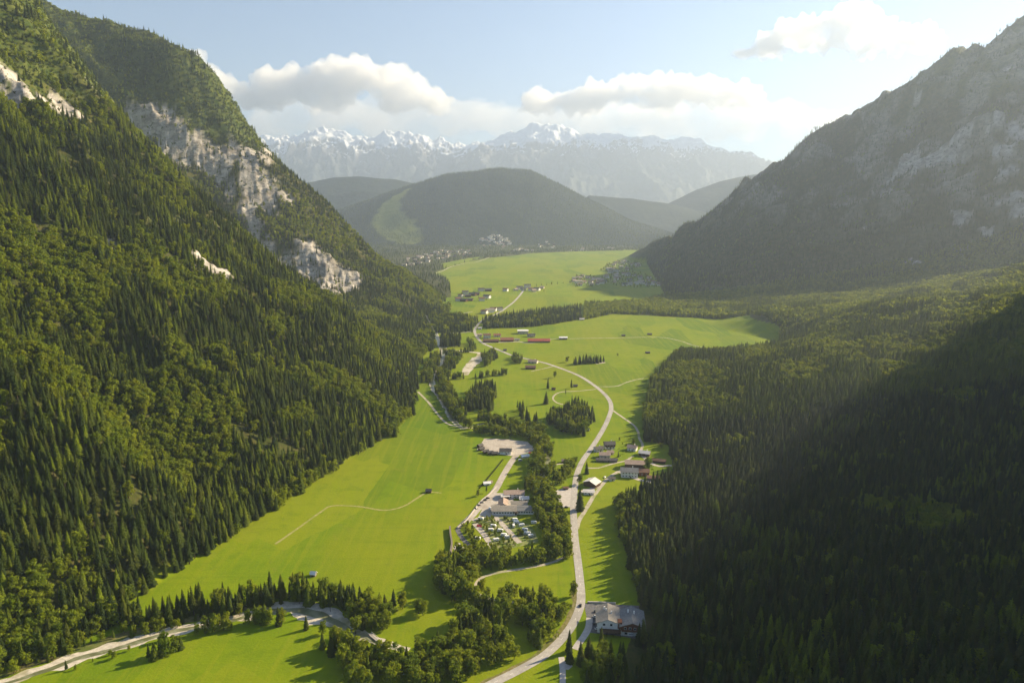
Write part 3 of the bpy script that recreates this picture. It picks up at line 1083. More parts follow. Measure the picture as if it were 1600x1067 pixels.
BELTS += [('the village at the mountain foot', 'poly', pp, 0, 26, .55, 7, 14) for pp in ([(888, 442), (900, 430), (930, 432), (945, 440), (930, 448), (900, 449)], [(938, 424), (948, 413), (975, 405), (1004, 403), (1006, 412), (990, 425), (960, 429)], [(930, 442), (950, 428), (1000, 426), (1030, 440), (1030, 450), (985, 450)])]
KIND_WORD = {'spruce': 'spruce', 'broadleaf': 'leafy tree'}
for (desc, shape, pts, width, sp, pb, h0, h1) in BELTS:
    cl = cluster(desc)
    W = poly_px(pts)
    if shape == 'pts':
        X = np.array([p[0] for p in W])
        Y = np.array([p[1] for p in W])
    else:
        pad = width + 5
        xs = [p[0] for p in W]
        ys = [p[1] for p in W]
        X, Y = jitter(min(xs) - pad, max(xs) + pad, min(ys) - pad, max(ys) + pad, sp)
        if shape == 'poly':
            m = in_poly(X, Y, W)
            if 'bend' in desc or 'footpath' in desc or 'copse' in desc:
                m &= fbm(X / 22, Y / 22, 2, 211) < .17
        else:
            m = line_dist(X, Y, W)[0] < width * .5 * (1 + .5 * perlin(X / 17, Y / 17, 201)) + sp * .15
        X, Y = X[m], Y[m]
    h = h0 + (h1 - h0) * np.clip(rng.normal(.5, .27, len(X)), 0, 1)
    isb = rng.random(len(X)) < pb
    put('spruce', X[~isb], Y[~isb], -.2, h[~isb], rng.random((~isb).sum()) ** 2 * .65, cl)
    put('broadleaf', X[isb], Y[isb], -.2, np.minimum(h[isb], 19) * .95, rng.uniform(0, 1, isb.sum()), cl)

SINGLES = [   # photo pixel of the foot, kind, height, tint, label
    (867, 590, 'broadleaf', 13, .3, 'lone round leafy tree on the meadow inside the road curve'),
    (856, 607, 'spruce', 20, .15, 'lone slim spruce on the meadow above the darker bushy spruce'),
    (853, 631, 'spruce', 22, .05, 'lone dark bushy spruce casting a long shadow on the meadow'),
    (886, 566, 'broadleaf', 12, .5, 'small round tree beside the dense spruce island'),
    (893, 607, 'spruce', 17, .1, 'spruce beside the dirt track fork on the meadow'),
    (884, 617, 'spruce', 12, .2, 'short spruce inside the loop of the dirt track'),
    (906, 797, 'spruce', 25, .05, 'tall dark spruce at the road junction by the barn'),
    (906, 757, 'broadleaf', 13, .2, 'leafy tree at the road edge behind the tall dark spruce'),
    (917, 740, 'spruce', 16, .2, 'slim spruce beside the main road at the hamlet'),
    (1013, 737, 'broadleaf', 18, .0, 'big dark leafy tree beside the large farmhouse'),
    (896, 931, 'broadleaf', 13, .35, 'round leafy tree standing alone at the roadside above the guesthouse'),
    (615, 950, 'spruce', 17, .1, 'short spruce standing out on the meadow by the bridge wood'),
    (629, 951, 'broadleaf', 15, .6, 'leafy tree beside the short spruce on the big meadow'),
    (654, 958, 'broadleaf', 13, .4, 'round leafy tree casting a shadow on the small lower meadow'),
    (661, 961, 'broadleaf', 12, .8, 'light green tree next to the round leafy tree on the lower meadow'),
    (760, 770, 'spruce', 11, .1, 'short dark spruce beside the campsite lane and the meadow'),
    (747, 775, 'broadleaf', 8, .7, 'light green bushy tree at the meadow edge of the campsite lane'),
    (1009, 778, 'spruce', 19, .1, 'dark spruce at the forest corner of the hamlet meadow'),
    (989, 800, 'spruce', 22, .1, 'tall pointed spruce at the front of the forest corner'),
    (965, 556, 'broadleaf', 6, .3, 'tiny bush alone on the upper meadow'),
    (889, 1018, 'spruce', 18, .05, 'dark spruce between the main road and the side lane'),
    (890, 1035, 'spruce', 15, .05, 'shorter spruce at the mouth of the side lane'),
]
SINGLE_LABEL = {}
for (px, py, kind, h, tint, lab) in SINGLES:
    cl = cluster(lab)
    SINGLE_LABEL[cl] = lab
    g = G(px, py)
    put(kind, g[0], g[1], -.2, h, tint, cl)

# ------------------------------------------------------------------ keep roads, river and yards free, split into individuals and mass
def clear_mask(X, Y, cl):
    m = np.ones(len(X), bool)
    for (pts, w) in CLEAR_LINES:
        m &= line_dist(X, Y, pts)[0] > w
    for poly in CLEAR_POLYS:
        m &= ~in_poly(X, Y, poly)
    return m


def stuff_object(name, mesh_sets, rows, label, cat):
    """one object whose mesh is the tree positions; geometry nodes set a tree on each"""
    me = bpy.data.meshes.new(name)
    n = len(rows)
    me.vertices.add(n)
    me.vertices.foreach_set('co', rows[:, :3].astype(np.float32).ravel())
    me.update()
    add_attr(me, 'tint', rows[:, 4])
    h = rows[:, 3]
    wide = h * rng.uniform(.88, 1.18, n)
    add_attr(me, 'scl', np.stack([wide, wide, h], 1), 'FLOAT_VECTOR')
    add_attr(me, 'rot', np.stack([rng.normal(0, .025, n), rng.normal(0, .025, n), rng.uniform(0, 6.283, n)], 1), 'FLOAT_VECTOR')
    dist = np.hypot(rows[:, 0], rows[:, 1])
    near, far, lim = mesh_sets
    proto = np.where(dist < lim, rng.integers(0, len(near), n), len(near) + rng.integers(0, len(far), n))
    add_attr(me, 'proto', proto, 'INT')
    ng = bpy.data.node_groups.new(name, 'GeometryNodeTree')
    ng.interface.new_socket('Geometry', in_out='INPUT', socket_type='NodeSocketGeometry')
    ng.interface.new_socket('Geometry', in_out='OUTPUT', socket_type='NodeSocketGeometry')
    gi = ng.nodes.new('NodeGroupInput')
    go = ng.nodes.new('NodeGroupOutput')
    join = ng.nodes.new('GeometryNodeJoinGeometry')

    def na(nm, typ):
        a = ng.nodes.new('GeometryNodeInputNamedAttribute')
        a.data_type = typ
        a.inputs[0].default_value = nm
        return a.outputs[0]
    a_scl, a_rot, a_pro = na('scl', 'FLOAT_VECTOR'), na('rot', 'FLOAT_VECTOR'), na('proto', 'INT')
    for k, m in enumerate(near + far):
        src = bpy.data.objects.new(name + '_source', m)
        oi = ng.nodes.new('GeometryNodeObjectInfo')
        oi.inputs['Object'].default_value = src
        oi.inputs['As Instance'].default_value = True
        cmp_ = ng.nodes.new('FunctionNodeCompare')
        cmp_.data_type = 'INT'
        cmp_.operation = 'EQUAL'
        ints = [s for s in cmp_.inputs if s.type == 'INT']
        ng.links.new(a_pro, ints[0])
        ints[1].default_value = k
        iop = ng.nodes.new('GeometryNodeInstanceOnPoints')
        ng.links.new(gi.outputs[0], iop.inputs['Points'])
        ng.links.new(oi.outputs['Geometry'], iop.inputs['Instance'])
        ng.links.new(cmp_.outputs[0], iop.inputs['Selection'])
        e2r = ng.nodes.new('FunctionNodeEulerToRotation')
        ng.links.new(a_rot, e2r.inputs[0])
        ng.links.new(e2r.outputs[0], iop.inputs['Rotation'])
        ng.links.new(a_scl, iop.inputs['Scale'])
        ng.links.new(iop.outputs[0], join.inputs[0])
    ng.links.new(join.outputs[0], go.inputs[0])
    o = link(bpy.data.objects.new(name, me))
    md = o.modifiers.new('trees', 'NODES')
    md.node_group = ng
    tag(o, label, cat, kind='stuff')
    return o


ORD = ['first', 'second', 'third', 'fourth', 'fifth', 'sixth', 'seventh', 'eighth', 'ninth', 'tenth', 'eleventh', 'twelfth']
ROAD_PX = [(740, 1082), (772, 1066), (812, 1046), (850, 1024), (876, 1000), (893, 978), (904, 955), (908, 935), (906, 905), (902, 870), (898.5, 843), (897, 817), (896, 791), (898.5, 760), (902.5, 738), (911, 719), (923.5, 701), (940, 675), (950, 655), (955, 637), (950, 622), (931, 604), (902.5, 586), (860.5, 570), (842, 565), (802.7, 556), (787, 550), (765, 541), (753, 535), (745, 526), (742, 515), (752, 502), (770, 493), (782.7, 486.8), (795, 478), (803, 471.6), (811, 463), (816.5, 456), (821, 450)]
ROAD = poly_px(ROAD_PX)


def individuals(kind, obj_name, word, limit=300):
    rows = np.concatenate(TREES[kind])
    m = clear_mask(rows[:, 0], rows[:, 1], rows[:, 5])
    single = np.isin(rows[:, 5], list(SINGLE_LABEL))
    rows = rows[m | single]
    px, py, zc = project(rows[:, 0], rows[:, 1], rows[:, 2] + rows[:, 3] * .5)
    size = rows[:, 3] * FPX / np.maximum(zc, 1)
    ok = (px > -4) & (px < 1604) & (py < 1080) & (py > 0) & (zc > 0)
    size = np.where(ok, size, 0)
    size = np.where(np.isin(rows[:, 5], list(SINGLE_LABEL)), size + 1000, size)
    order = np.argsort(-size)
    pick = order[:limit]
    pick = pick[size[pick] > 0]
    rest = np.setdiff1d(np.arange(len(rows)), pick)
    meshes = TREE_MESH[kind]
    by_cl = {}
    for i in pick:
        by_cl.setdefault(int(rows[i, 5]), []).append(i)
    for cl, ids in by_cl.items():
        desc = CLUSTERS[cl]
        road_d = [float(line_dist(rows[i, 0], rows[i, 1], ROAD)[0]) for i in ids]
        ids = [i for _, i in sorted(zip(road_d, ids))]
        for k, i in enumerate(ids):
            x, y, z, h, tint, _ = rows[i]
            hs = sorted(rows[j, 3] for j in ids)
            tall = 'tall' if h >= hs[(2 * len(hs)) // 3] else ('small' if h < hs[len(hs) // 3] else 'medium-tall')
            hue = 'dark' if tint < .22 else ('light green' if tint > .55 else 'mid green')
            if cl in SINGLE_LABEL:
                lab, grp = SINGLE_LABEL[cl], None
            elif len(ids) == 1:
                lab, grp = 'only separate ' + word + ' in ' + desc, desc
            elif len(ids) <= 12:
                lab, grp = ORD[k] + ' ' + word + ' from the road in ' + desc, desc
            else:
                lab, grp = tall + ' ' + hue + ' ' + word + ' in ' + desc, word + 's of ' + desc
            e = bpy.data.objects.new(obj_name, None)
            e.empty_display_size = 1
            link(e)
            e.location = (x, y, z)
            s = h * random.uniform(.92, 1.12)
            e.scale = (s, s, h)
            e.rotation_euler = (random.gauss(0, .02), random.gauss(0, .02), random.uniform(0, 6.283))
            tag(e, lab, 'tree', grp)
            c, t, _j = meshes[random.randrange(len(meshes))]
            co = link(bpy.data.objects.new('crown', c), e)
            co['tint'] = float(tint)
            link(bpy.data.objects.new('trunk', t), e)
    return rows[rest]

# ------------------------------------------------------------------ roads, paths, river
def catmull(pts, step):
    pts = [np.array(p, float) for p in pts]
    pts = [2 * pts[0] - pts[1]] + pts + [2 * pts[-1] - pts[-2]]
    out = []
    for i in range(1, len(pts) - 2):
        p0, p1, p2, p3 = pts[i - 1:i + 3]
        n = max(2, int(np.linalg.norm((p2 - p1)[:2]) / step))
        for k in range(n):
            t = k / n
            out.append(.5 * ((2 * p1) + (-p0 + p2) * t + (2 * p0 - 5 * p1 + 4 * p2 - p3) * t * t + (-p0 + 3 * p1 - 3 * p2 + p3) * t ** 3))
    out.append(pts[-2])
    return np.array(out)


def ribbon_mesh(name, pts, width, z, mat, step=6.0, rag=0.0, seed=0, cols=2):
    """pts: (x, y) or (x, y, width)"""
    c = catmull(pts, step)
    w = c[:, 2] if c.shape[1] > 2 else np.full(len(c), width)
    d = np.gradient(c[:, :2], axis=0)
    d /= np.linalg.norm(d, axis=1)[:, None] + 1e-9
    nrm = np.stack([-d[:, 1], d[:, 0]], 1)
    s = np.arange(len(c)) * step
    wl = w * .5 * (1 + rag * fbm(s / 16, s * 0 + 3.3, 3, seed))
    wr = w * .5 * (1 + rag * fbm(s / 16, s * 0 + 9.7, 3, seed + 4))
    Lp = c[:, :2] + nrm * wl[:, None]
    Rp = c[:, :2] - nrm * wr[:, None]
    t = np.linspace(0, 1, cols)[None, :]
    X = Lp[:, :1] * (1 - t) + Rp[:, :1] * t
    Y = Lp[:, 1:] * (1 - t) + Rp[:, 1:] * t
    return grid_mesh(name, X, Y, np.full(X.shape, z), mat, False)


def strip(name, px_pts, width, z, mat, rag=0.0, step=6.0, seed=0):
    W = []
    for p in px_pts:
        g = G(p[0], p[1])
        W.append((g[0], g[1], p[2]) if len(p) > 2 else (g[0], g[1], width))
    o = link(bpy.data.objects.new(name, ribbon_mesh(name, W, width, z, mat, step, rag, seed)))
    tag(o, kind='structure')
    return o


def patch(name, px_pts, z, mat):
    pts = poly_px(px_pts)
    o = link(bpy.data.objects.new(name, mesh_np(name, [(x, y, z) for x, y in pts], [list(range(len(pts)))], mat)))
    tag(o, kind='structure')
    return o


def speckle_material(name, a, b, scale, rough=.9, spec=.2, c=None):
    t = NT(name)
    p = t.pos()
    n1 = t.noise(scale, 5, .65, p)
    n2 = t.noise(scale * .12, 3, .6, p)
    col = t.mix(t.ramp(n1, .35, .65), a, b)
    if c is not None:
        col = t.mix(t.ramp(n2, .48, .66, 0, .8), col, c)
    return t.done(t.bsdf(col, rough, spec, bump=n1, bump_dist=.15, bump_str=.5))


M_ROAD = speckle_material('pale_asphalt', (.33, .31, .29), (.42, .40, .37), .35, .9, .2, (.28, .265, .25))
M_PATH = speckle_material('pale_gravel_path', (.34, .31, .25), (.46, .42, .34), .5, .95, .1, (.25, .26, .12))
M_TRACK = speckle_material('worn_grass_track', (.23, .24, .06), (.33, .30, .14), .3, .95, .1, (.15, .20, .02))
M_GRAVEL = speckle_material('river_gravel', (.40, .37, .31), (.58, .53, .45), .25, .95, .1, (.22, .21, .08))
M_YARD = speckle_material('gravel_yard', (.36, .32, .28), (.48, .44, .39), .4, .95, .1, (.30, .26, .22))
M_LOT = speckle_material('grey_asphalt_yard', (.10, .10, .11), (.15, .15, .16), .5, .9, .2)
M_SLAB = speckle_material('pale_concrete', (.40, .37, .35), (.48, .45, .42), .3, .9, .2)
M_CAMP = speckle_material('trodden_grass', (.11, .17, .01), (.26, .26, .13), .12, .95, .1, (.09, .16, .005))
M_SOIL = speckle_material('dry_grass_bank', (.12, .12, .03), (.22, .19, .09), .3, .95, .1, (.08, .12, .02))
t_ = NT('river_water')
b_ = t_.bsdf(t_.mix(t_.ramp(t_.noise(.08, 3, .6, t_.pos()), .4, .65), (.12, .13, .06), (.24, .25, .16)), .3, .4, bump=t_.noise(.6, 3, .6, t_.pos()), bump_dist=.12, bump_str=.5)
M_WATER = t_.done(b_)
M_MARK = mat_plain('white_road_paint', (.72, .72, .70), .7, .3, .08)

road = strip('road', ROAD_PX, 6.8, .16, M_ROAD, .03, 5.0)
_c = catmull(ROAD, 4.0)
_c = _c[:320]
V_, F_ = [], []
for i in range(0, len(_c) - 2, 3):
    d = _c[i + 1] - _c[i]
    d = d / (np.linalg.norm(d) + 1e-9)
    nn = np.array([-d[1], d[0]]) * .10
    a, b = _c[i], _c[i] + d * 3.0
    k = len(V_)
    V_ += [(*(a + nn), .172), (*(a - nn), .172), (*(b - nn), .172), (*(b + nn), .172)]
    F_.append((k, k + 1, k + 2, k + 3))
lm = link(bpy.data.objects.new('centre_line_marking', mesh_np('centre_line_marking', V_, F_, M_MARK)), road)
lm['kind'] = 'stuff'
verge = strip('grass_verge', [(p[0] - 5 - max(0, p[1] - 930) * .10, p[1] + 6) for p in ROAD_PX[:9]], 9, .05, M_SOIL, .5, 5.0, 3)

PATHS = [
    ('footpath', [(742, 926), (743, 914), (748, 906), (757, 900), (780, 894), (810, 889), (840, 884), (863, 878), (886, 868), (897, 860)], 3.2, M_PATH),
    ('footpath', [(742, 920), (748, 928), (760, 933), (780, 938), (802, 941)], 3.0, M_PATH),
    ('farm_track', [(932, 604), (950, 604), (965, 603), (980, 597), (1000, 592), (1022, 590)], 3.0, M_PATH),
    ('farm_track', [(931, 608), (902, 611), (880, 612), (868, 616), (864, 623), (870, 629), (880, 632)], 3.0, M_PATH),
    ('lane', [(956, 640), (973, 652), (990, 664), (997, 675), (999, 685), (1004, 695), (1000, 706)], 3.4, M_PATH),
    ('farm_track', [(862, 529.5), (900, 529), (960, 528), (1028, 527), (1060, 532), (1085, 540), (1110, 545), (1150, 551), (1180, 551)], 3.4, M_PATH),
    ('lane', [(901, 826), (905, 812), (914, 798), (929, 773), (947, 750), (960, 740), (970, 735), (985, 728)], 4.4, M_PATH),
    ('footpath', [(836, 758), (842, 751), (850, 743), (862, 729), (872, 725), (884, 724)], 3.2, M_PATH),
    ('lane', [(917, 731), (935, 731), (945, 728), (962, 723), (977, 720), (990, 712)], 3.4, M_PATH),
    ('campsite_lane', [(812, 706), (803, 716), (795, 728), (785, 745), (774, 765), (754, 787), (738, 805), (728, 815)], 7.5, M_YARD),
    ('campsite_lane', [(728, 812), (716, 825), (717, 832), (727, 846), (738, 855), (752, 864)], 4.5, M_LOT),
    ('riverside_path', [(653, 612), (669, 628), (683, 646), (698, 661), (719, 667), (753, 670)], 3.6, M_PATH),
    ('side_lane', [(921, 965), (920, 978), (916, 988), (908, 1000), (898, 1014)], 5.0, M_SLAB),
    ('side_lane', [(877, 1026), (879, 1045), (879, 1075)], 4.0, M_SLAB),
    ('meadow_track', [(430, 850), (470, 822), (505, 797), (520, 790), (560, 791), (600, 797), (630, 791), (652, 778), (668, 769), (690, 770)], 2.6, M_TRACK),
    ('campsite_lane', [(742, 818), (757, 836), (770, 856)], 5.5, M_YARD),
    ('campsite_lane', [(772, 806), (788, 822), (806, 842), (812, 848)], 5.5, M_YARD),
    ('campsite_lane', [(738, 813), (760, 806), (780, 806)], 4.5, M_YARD),
    ('driveway', [(906, 770), (914, 766), (924, 764), (932, 760)], 5.0, M_SLAB),
    ('driveway', [(1000, 706), (1008, 716), (1018, 724), (1030, 728), (1050, 727)], 5.0, M_YARD),
    ('driveway', [(968, 737), (985, 744), (1000, 750), (1018, 753)], 6.0, M_YARD),
    ('farm_track', [(830, 580), (845, 577), (866, 572)], 3.0, M_PATH),
    ('farm_track', [(744, 517), (720, 520), (700, 521), (688, 522)], 4.0, M_ROAD),
    ('farm_yard', [(752, 536), (780, 535), (810, 534), (830, 536), (862, 530)], 7, M_YARD),
    ('field_track', [(676, 428), (690, 424), (705, 417), (725, 412), (742, 410), (755, 406), (765, 402)], 8, M_PATH),
    ('field_track', [(690, 490), (705, 491), (722, 490), (738, 487)], 6, M_PATH),
]
for i, (nm, pts, w, mt) in enumerate(PATHS):
    strip(nm, pts, w, .06 + .004 * i, mt, .18 if mt in (M_TRACK, M_PATH) else .08, 5.0, i)
patch('gravel_yard', [(757, 685), (790, 686), (824, 690), (838, 702), (822, 708), (804, 713), (775, 709), (745, 703)], .19, M_YARD)
patch('parking_area', [(866, 767), (880, 763), (893, 762), (892.5, 792), (872, 792)], .05, M_SLAB)
patch('parking_area', [(912, 942), (960, 944), (999, 946), (997, 998), (960, 992), (922, 988), (917, 965)], .04, M_LOT)
patch('campsite_forecourt', [(772, 770), (800, 770), (808, 806), (770, 808), (748, 806), (756, 790)], .03, M_YARD)
patch('campsite_ground', [(735, 815), (752, 806), (800, 807), (832, 822), (842, 846), (800, 856), (770, 858)], .02, M_CAMP)
patch('gravel_apron', [(708, 855), (716, 846), (728, 858), (724, 864), (712, 868)], .03, M_SLAB)
patch('farm_yard', [(878, 1028), (895, 1040), (888, 1046), (879, 1044)], .03, M_SLAB)
patch('gravel_apron', [(928, 566), (945, 564), (946, 567), (932, 569)], .05, M_PATH)

RIVER_PX = [(-30, 1080, 11), (60, 1047, 11), (130, 1026, 13), (200, 1004, 13), (270, 986, 11), (340, 972, 11), (400, 958, 14), (455, 949, 19), (500, 959, 22), (535, 976, 14), (565, 991, 9), (600, 1005, 7), (640, 1014, 5)]
UPPER_PX = [(664, 488, 10), (672, 500, 11), (680, 518, 11), (685, 535, 14), (693, 546, 18), (690, 566, 9), (677, 584, 9), (676, 603, 11), (690, 622, 13), (702, 640, 15), (707, 655, 10), (722, 670, 5)]
ARM_PX = [(704, 547, 10), (735, 550, 8), (752, 553, 16), (741, 565, 24), (731, 576, 20), (727, 586, 9)]
BROOK_PX = [(722, 670, 6), (760, 662, 6), (800, 672, 6), (840, 690, 6), (856, 712, 7), (851, 735, 6), (843, 760, 6), (852, 800, 6), (866, 830, 6), (880, 858, 6)]
strip('river_bed', RIVER_PX, 0, .03, M_GRAVEL, 1.1, 3.0, 31)
strip('river', [(p[0] + (3 if i % 2 else -4), p[1] + (3 if i % 2 else 1), p[2] * .34) for i, p in enumerate(RIVER_PX)], 0, .07, M_WATER, 1.0, 3.0, 33)
strip('river_bank', [(p[0] - 6, p[1] - 12, 9) for p in RIVER_PX[:7]], 0, .02, M_SOIL, .7, 5.0, 36)
strip('river_bed', UPPER_PX, 0, .035, M_GRAVEL, .5, 6.0, 41)
strip('river', [(p[0], p[1], p[2] * .5) for p in UPPER_PX], 0, .075, M_WATER, .5, 6.0, 43)
strip('river_bed', ARM_PX, 0, .04, M_GRAVEL, .5, 6.0, 47)
strip('river', BROOK_PX, 0, .045, M_WATER, .3, 6.0, 53)
bridge = link(bpy.data.objects.new('footbridge', None))
g0, g1 = G(577, 990), G(600, 1009)
bridge.location = (g0 + g1) / 2
bridge.rotation_euler = (0, 0, math.atan2(g1[1] - g0[1], g1[0] - g0[0]))
tag(bridge, 'small pale footbridge over the river beside the leafy wood', 'bridge')

CLEAR_LINES = [(ROAD, 6.0), (poly_px(RIVER_PX), 6.0), (poly_px(UPPER_PX), 4.0), (poly_px(ARM_PX), 8.0), (poly_px(BROOK_PX), 2.5)]
CLEAR_LINES += [(poly_px(pts), w * .5 + .8) for nm, pts, w, mt in PATHS]
CLEAR_POLYS = [poly_px(q) for q in (
    [(755, 684), (824, 689), (840, 702), (804, 714), (745, 706)], [(864, 765), (894, 761), (893, 794), (870, 794)], [(910, 940), (1001, 944), (999, 1002), (920, 990)],
    [(772, 768), (834, 772), (832, 808), (768, 808)], [(925, 690), (962, 686), (968, 728), (1003, 720), (1010, 752), (968, 752), (920, 735)], [(912, 744), (936, 744), (932, 772), (908, 772)],
    [(745, 518), (800, 520), (890, 520), (895, 534), (750, 538)], [(816, 560), (845, 562), (845, 580), (815, 580)])]

# ------------------------------------------------------------------ buildings
M_WHITE = mat_plain('white_render', (.74, .72, .68), .9, .2, .06)
M_CREAM = mat_plain('cream_render', (.62, .56, .46), .9, .2, .06)
M_WOOD = mat_plain('dark_brown_boards', (.085, .050, .030), .85, .2, .3, 1.2)
M_WOODR = mat_plain('red_brown_boards', (.165, .065, .035), .85, .2, .25, 1.2)
M_WOODG = mat_plain('weathered_grey_boards', (.19, .165, .14), .9, .1, .25, 1.2)
M_GLASS = mat_plain('window_glass', (.022, .026, .032), .12, .6, .1)
M_FRAME = mat_plain('white_frame', (.66, .65, .62), .7, .3, .05)


def roof_material(name, col, var=.2):
    t = NT(name)
    p = t.pos()
    n = t.noise(.9, 4, .65, p)
    n2 = t.noise(.16, 3, .6, p)
    c = t.mix(t.ramp(n, .35, .7), tuple(v * (1 - var) for v in col), tuple(v * (1 + var) for v in col))
    c = t.mix(t.ramp(n2, .5, .72, 0, .5), c, tuple(v * .62 for v in col))
    w = t.n('ShaderNodeTexWave', bands_direction='DIAGONAL')
    w.inputs['Scale'].default_value = .9
    return t.done(t.bsdf(c, .75, .3, bump=w.outputs['Fac'], bump_dist=.05, bump_str=.4))


M_ROOF = {
    'grey': roof_material('grey_roof', (.17, .175, .18)), 'dark': roof_material('dark_roof', (.085, .08, .078)), 'tan': roof_material('faded_tan_roof', (.36, .27, .22)),
    'light': roof_material('light_sheet_roof', (.60, .58, .56), .08), 'red': roof_material('red_roof', (.42, .10, .065), .12), 'brown': roof_material('brown_tile_roof', (.17, .095, .065)),
    'greige': roof_material('weathered_greige_roof', (.27, .245, .21)), 'white': roof_material('white_sheet_roof', (.78, .78, .78), .04), 'rust': roof_material('rust_brown_roof', (.28, .12, .08)),
}
_mesh_cache = {}


def box_vf(x0, x1, y0, y1, z0, z1):
    v = [(x, y, z) for z in (z0, z1) for y in (y0, y1) for x in (x0, x1)]
    f = [(0, 2, 3, 1), (4, 5, 7, 6), (0, 1, 5, 4), (2, 6, 7, 3), (0, 4, 6, 2), (1, 3, 7, 5)]
    return v, f


def box_mesh(name, b, mat):
    key = (name, tuple(round(q, 3) for q in b), mat.name)
    if key not in _mesh_cache:
        v, f = box_vf(*b)
        _mesh_cache[key] = mesh_np(name, v, f, mat)
    return _mesh_cache[key]


def merge(parts):
    V, F = [], []
    for v, f in parts:
        o = len(V)
        V += v
        F += [tuple(i + o for i in q) for q in f]
    return V, F


def child(name, me, parent, loc=(0, 0, 0), rz=0.0):
    o = link(bpy.data.objects.new(name, me), parent)
    o.location = loc
    o.rotation_euler = (0, 0, rz)
    return o


def gable_parts(parent, w, d, h, rise, wall, roof, over=.9, upper=None, cx=0, cy=0, turn=False, chimney=True, z0=-.3, sub=True):
    """walls (with optional boarded upper storey) and a gabled roof; ridge along x, or along y when turn"""
    if turn:
        w, d = d, w
    def tr(v):
        return [((cx - y) if turn else (cx + x), (cy + x) if turn else (cy + y), z) for x, y, z in v]
    hu = h * .5 if upper else h
    v, f = box_vf(-w / 2, w / 2, -d / 2, d / 2, z0, hu)
    if not upper:
        k = len(v)
        v += [(-w / 2, -d / 2, h), (-w / 2, d / 2, h), (-w / 2, 0, h + rise), (w / 2, -d / 2, h), (w / 2, d / 2, h), (w / 2, 0, h + rise)]
        f += [(k, k + 2, k + 1), (k + 3, k + 4, k + 5)]
    child('wall', mesh_np('wall', tr(v), f, wall), parent)
    if upper:
        e = .12
        v, f = box_vf(-w / 2 - e, w / 2 + e, -d / 2 - e, d / 2 + e, hu, h)
        k = len(v)
        v += [(-w / 2 - e, -d / 2, h), (-w / 2 - e, d / 2, h), (-w / 2 - e, 0, h + rise), (w / 2 + e, -d / 2, h), (w / 2 + e, d / 2, h), (w / 2 + e, 0, h + rise)]
        f += [(k, k + 2, k + 1), (k + 3, k + 4, k + 5)]
        child('boarded_wall', mesh_np('boarded_wall', tr(v), f, upper), parent)
    s = rise / (d / 2)
    W, D = w / 2 + over, d / 2 + over
    zr, ze = h + rise + .06, h - s * over + .06
    th = .28
    v = [(-W, -D, ze), (W, -D, ze), (W, 0, zr), (-W, 0, zr), (-W, D, ze), (W, D, ze)]
    v += [(x, y, z - th) for x, y, z in v]
    f = [(0, 1, 2, 3), (3, 2, 5, 4), (6, 9, 8, 7), (9, 10, 11, 8), (0, 6, 7, 1), (4, 5, 11, 10), (0, 3, 9, 6), (3, 4, 10, 9), (1, 7, 8, 2), (2, 8, 11, 5)]
    ro = child('roof', mesh_np('roof', tr(v), f, roof), parent)
    if chimney and sub:
        v, f = box_vf(w * .18, w * .18 + .9, d * .12, d * .12 + .9, h + rise * .3, h + rise + 1.1)
        child('chimney', mesh_np('chimney', tr(v), f, M_WHITE), ro)
    return ro


def window_row(parent, n, x0, x1, y, z, ww=1.1, hh=1.3, side=-1, axis='x', cx=0, cy=0):
    """n windows (pane with a proud frame) along a facade"""
    for k in range(n):
        u = x0 + (x1 - x0) * (k + .5) / n
        loc = (cx + u, cy + y, z) if axis == 'x' else (cx + y, cy + u, z)
        rz = 0 if axis == 'x' else math.pi / 2
        s = -.05 if side < 0 else .05
        key = ('window', ww, hh)
        if key not in _mesh_cache:
            _mesh_cache[key] = (box_mesh('window', (-ww / 2, ww / 2, -.06, .06, -hh / 2, hh / 2), M_GLASS),
                                mesh_np('frame', *merge([box_vf(-ww / 2 - .14, -ww / 2, -.09, .09, -hh / 2 - .14, hh / 2 + .14), box_vf(ww / 2, ww / 2 + .14, -.09, .09, -hh / 2 - .14, hh / 2 + .14),
                                                         box_vf(-ww / 2, ww / 2, -.09, .09, hh / 2, hh / 2 + .14), box_vf(-ww / 2, ww / 2, -.09, .09, -hh / 2 - .14, -hh / 2)]), M_FRAME))
        a, b = _mesh_cache[key]
        wo = child('window', a, parent, loc, rz)
        child('frame', b, wo)


def balcony(parent, x0, x1, y, z, mat=None):
    m = mat or M_WOOD
    child('balcony', mesh_np('balcony', *merge([box_vf(x0, x1, y - 1.3, y, z - .15, z), box_vf(x0, x1, y - 1.35, y - 1.25, z, z + .95)]), m), parent)


def house_root(name, px, py, rz, label, cat='house', group=None):
    o = link(bpy.data.objects.new(name, None))
    g = G(px, py)
    o.location = (g[0], g[1], 0)
    o.rotation_euler = (0, 0, R(rz))
    tag(o, label, cat, group)
    return o


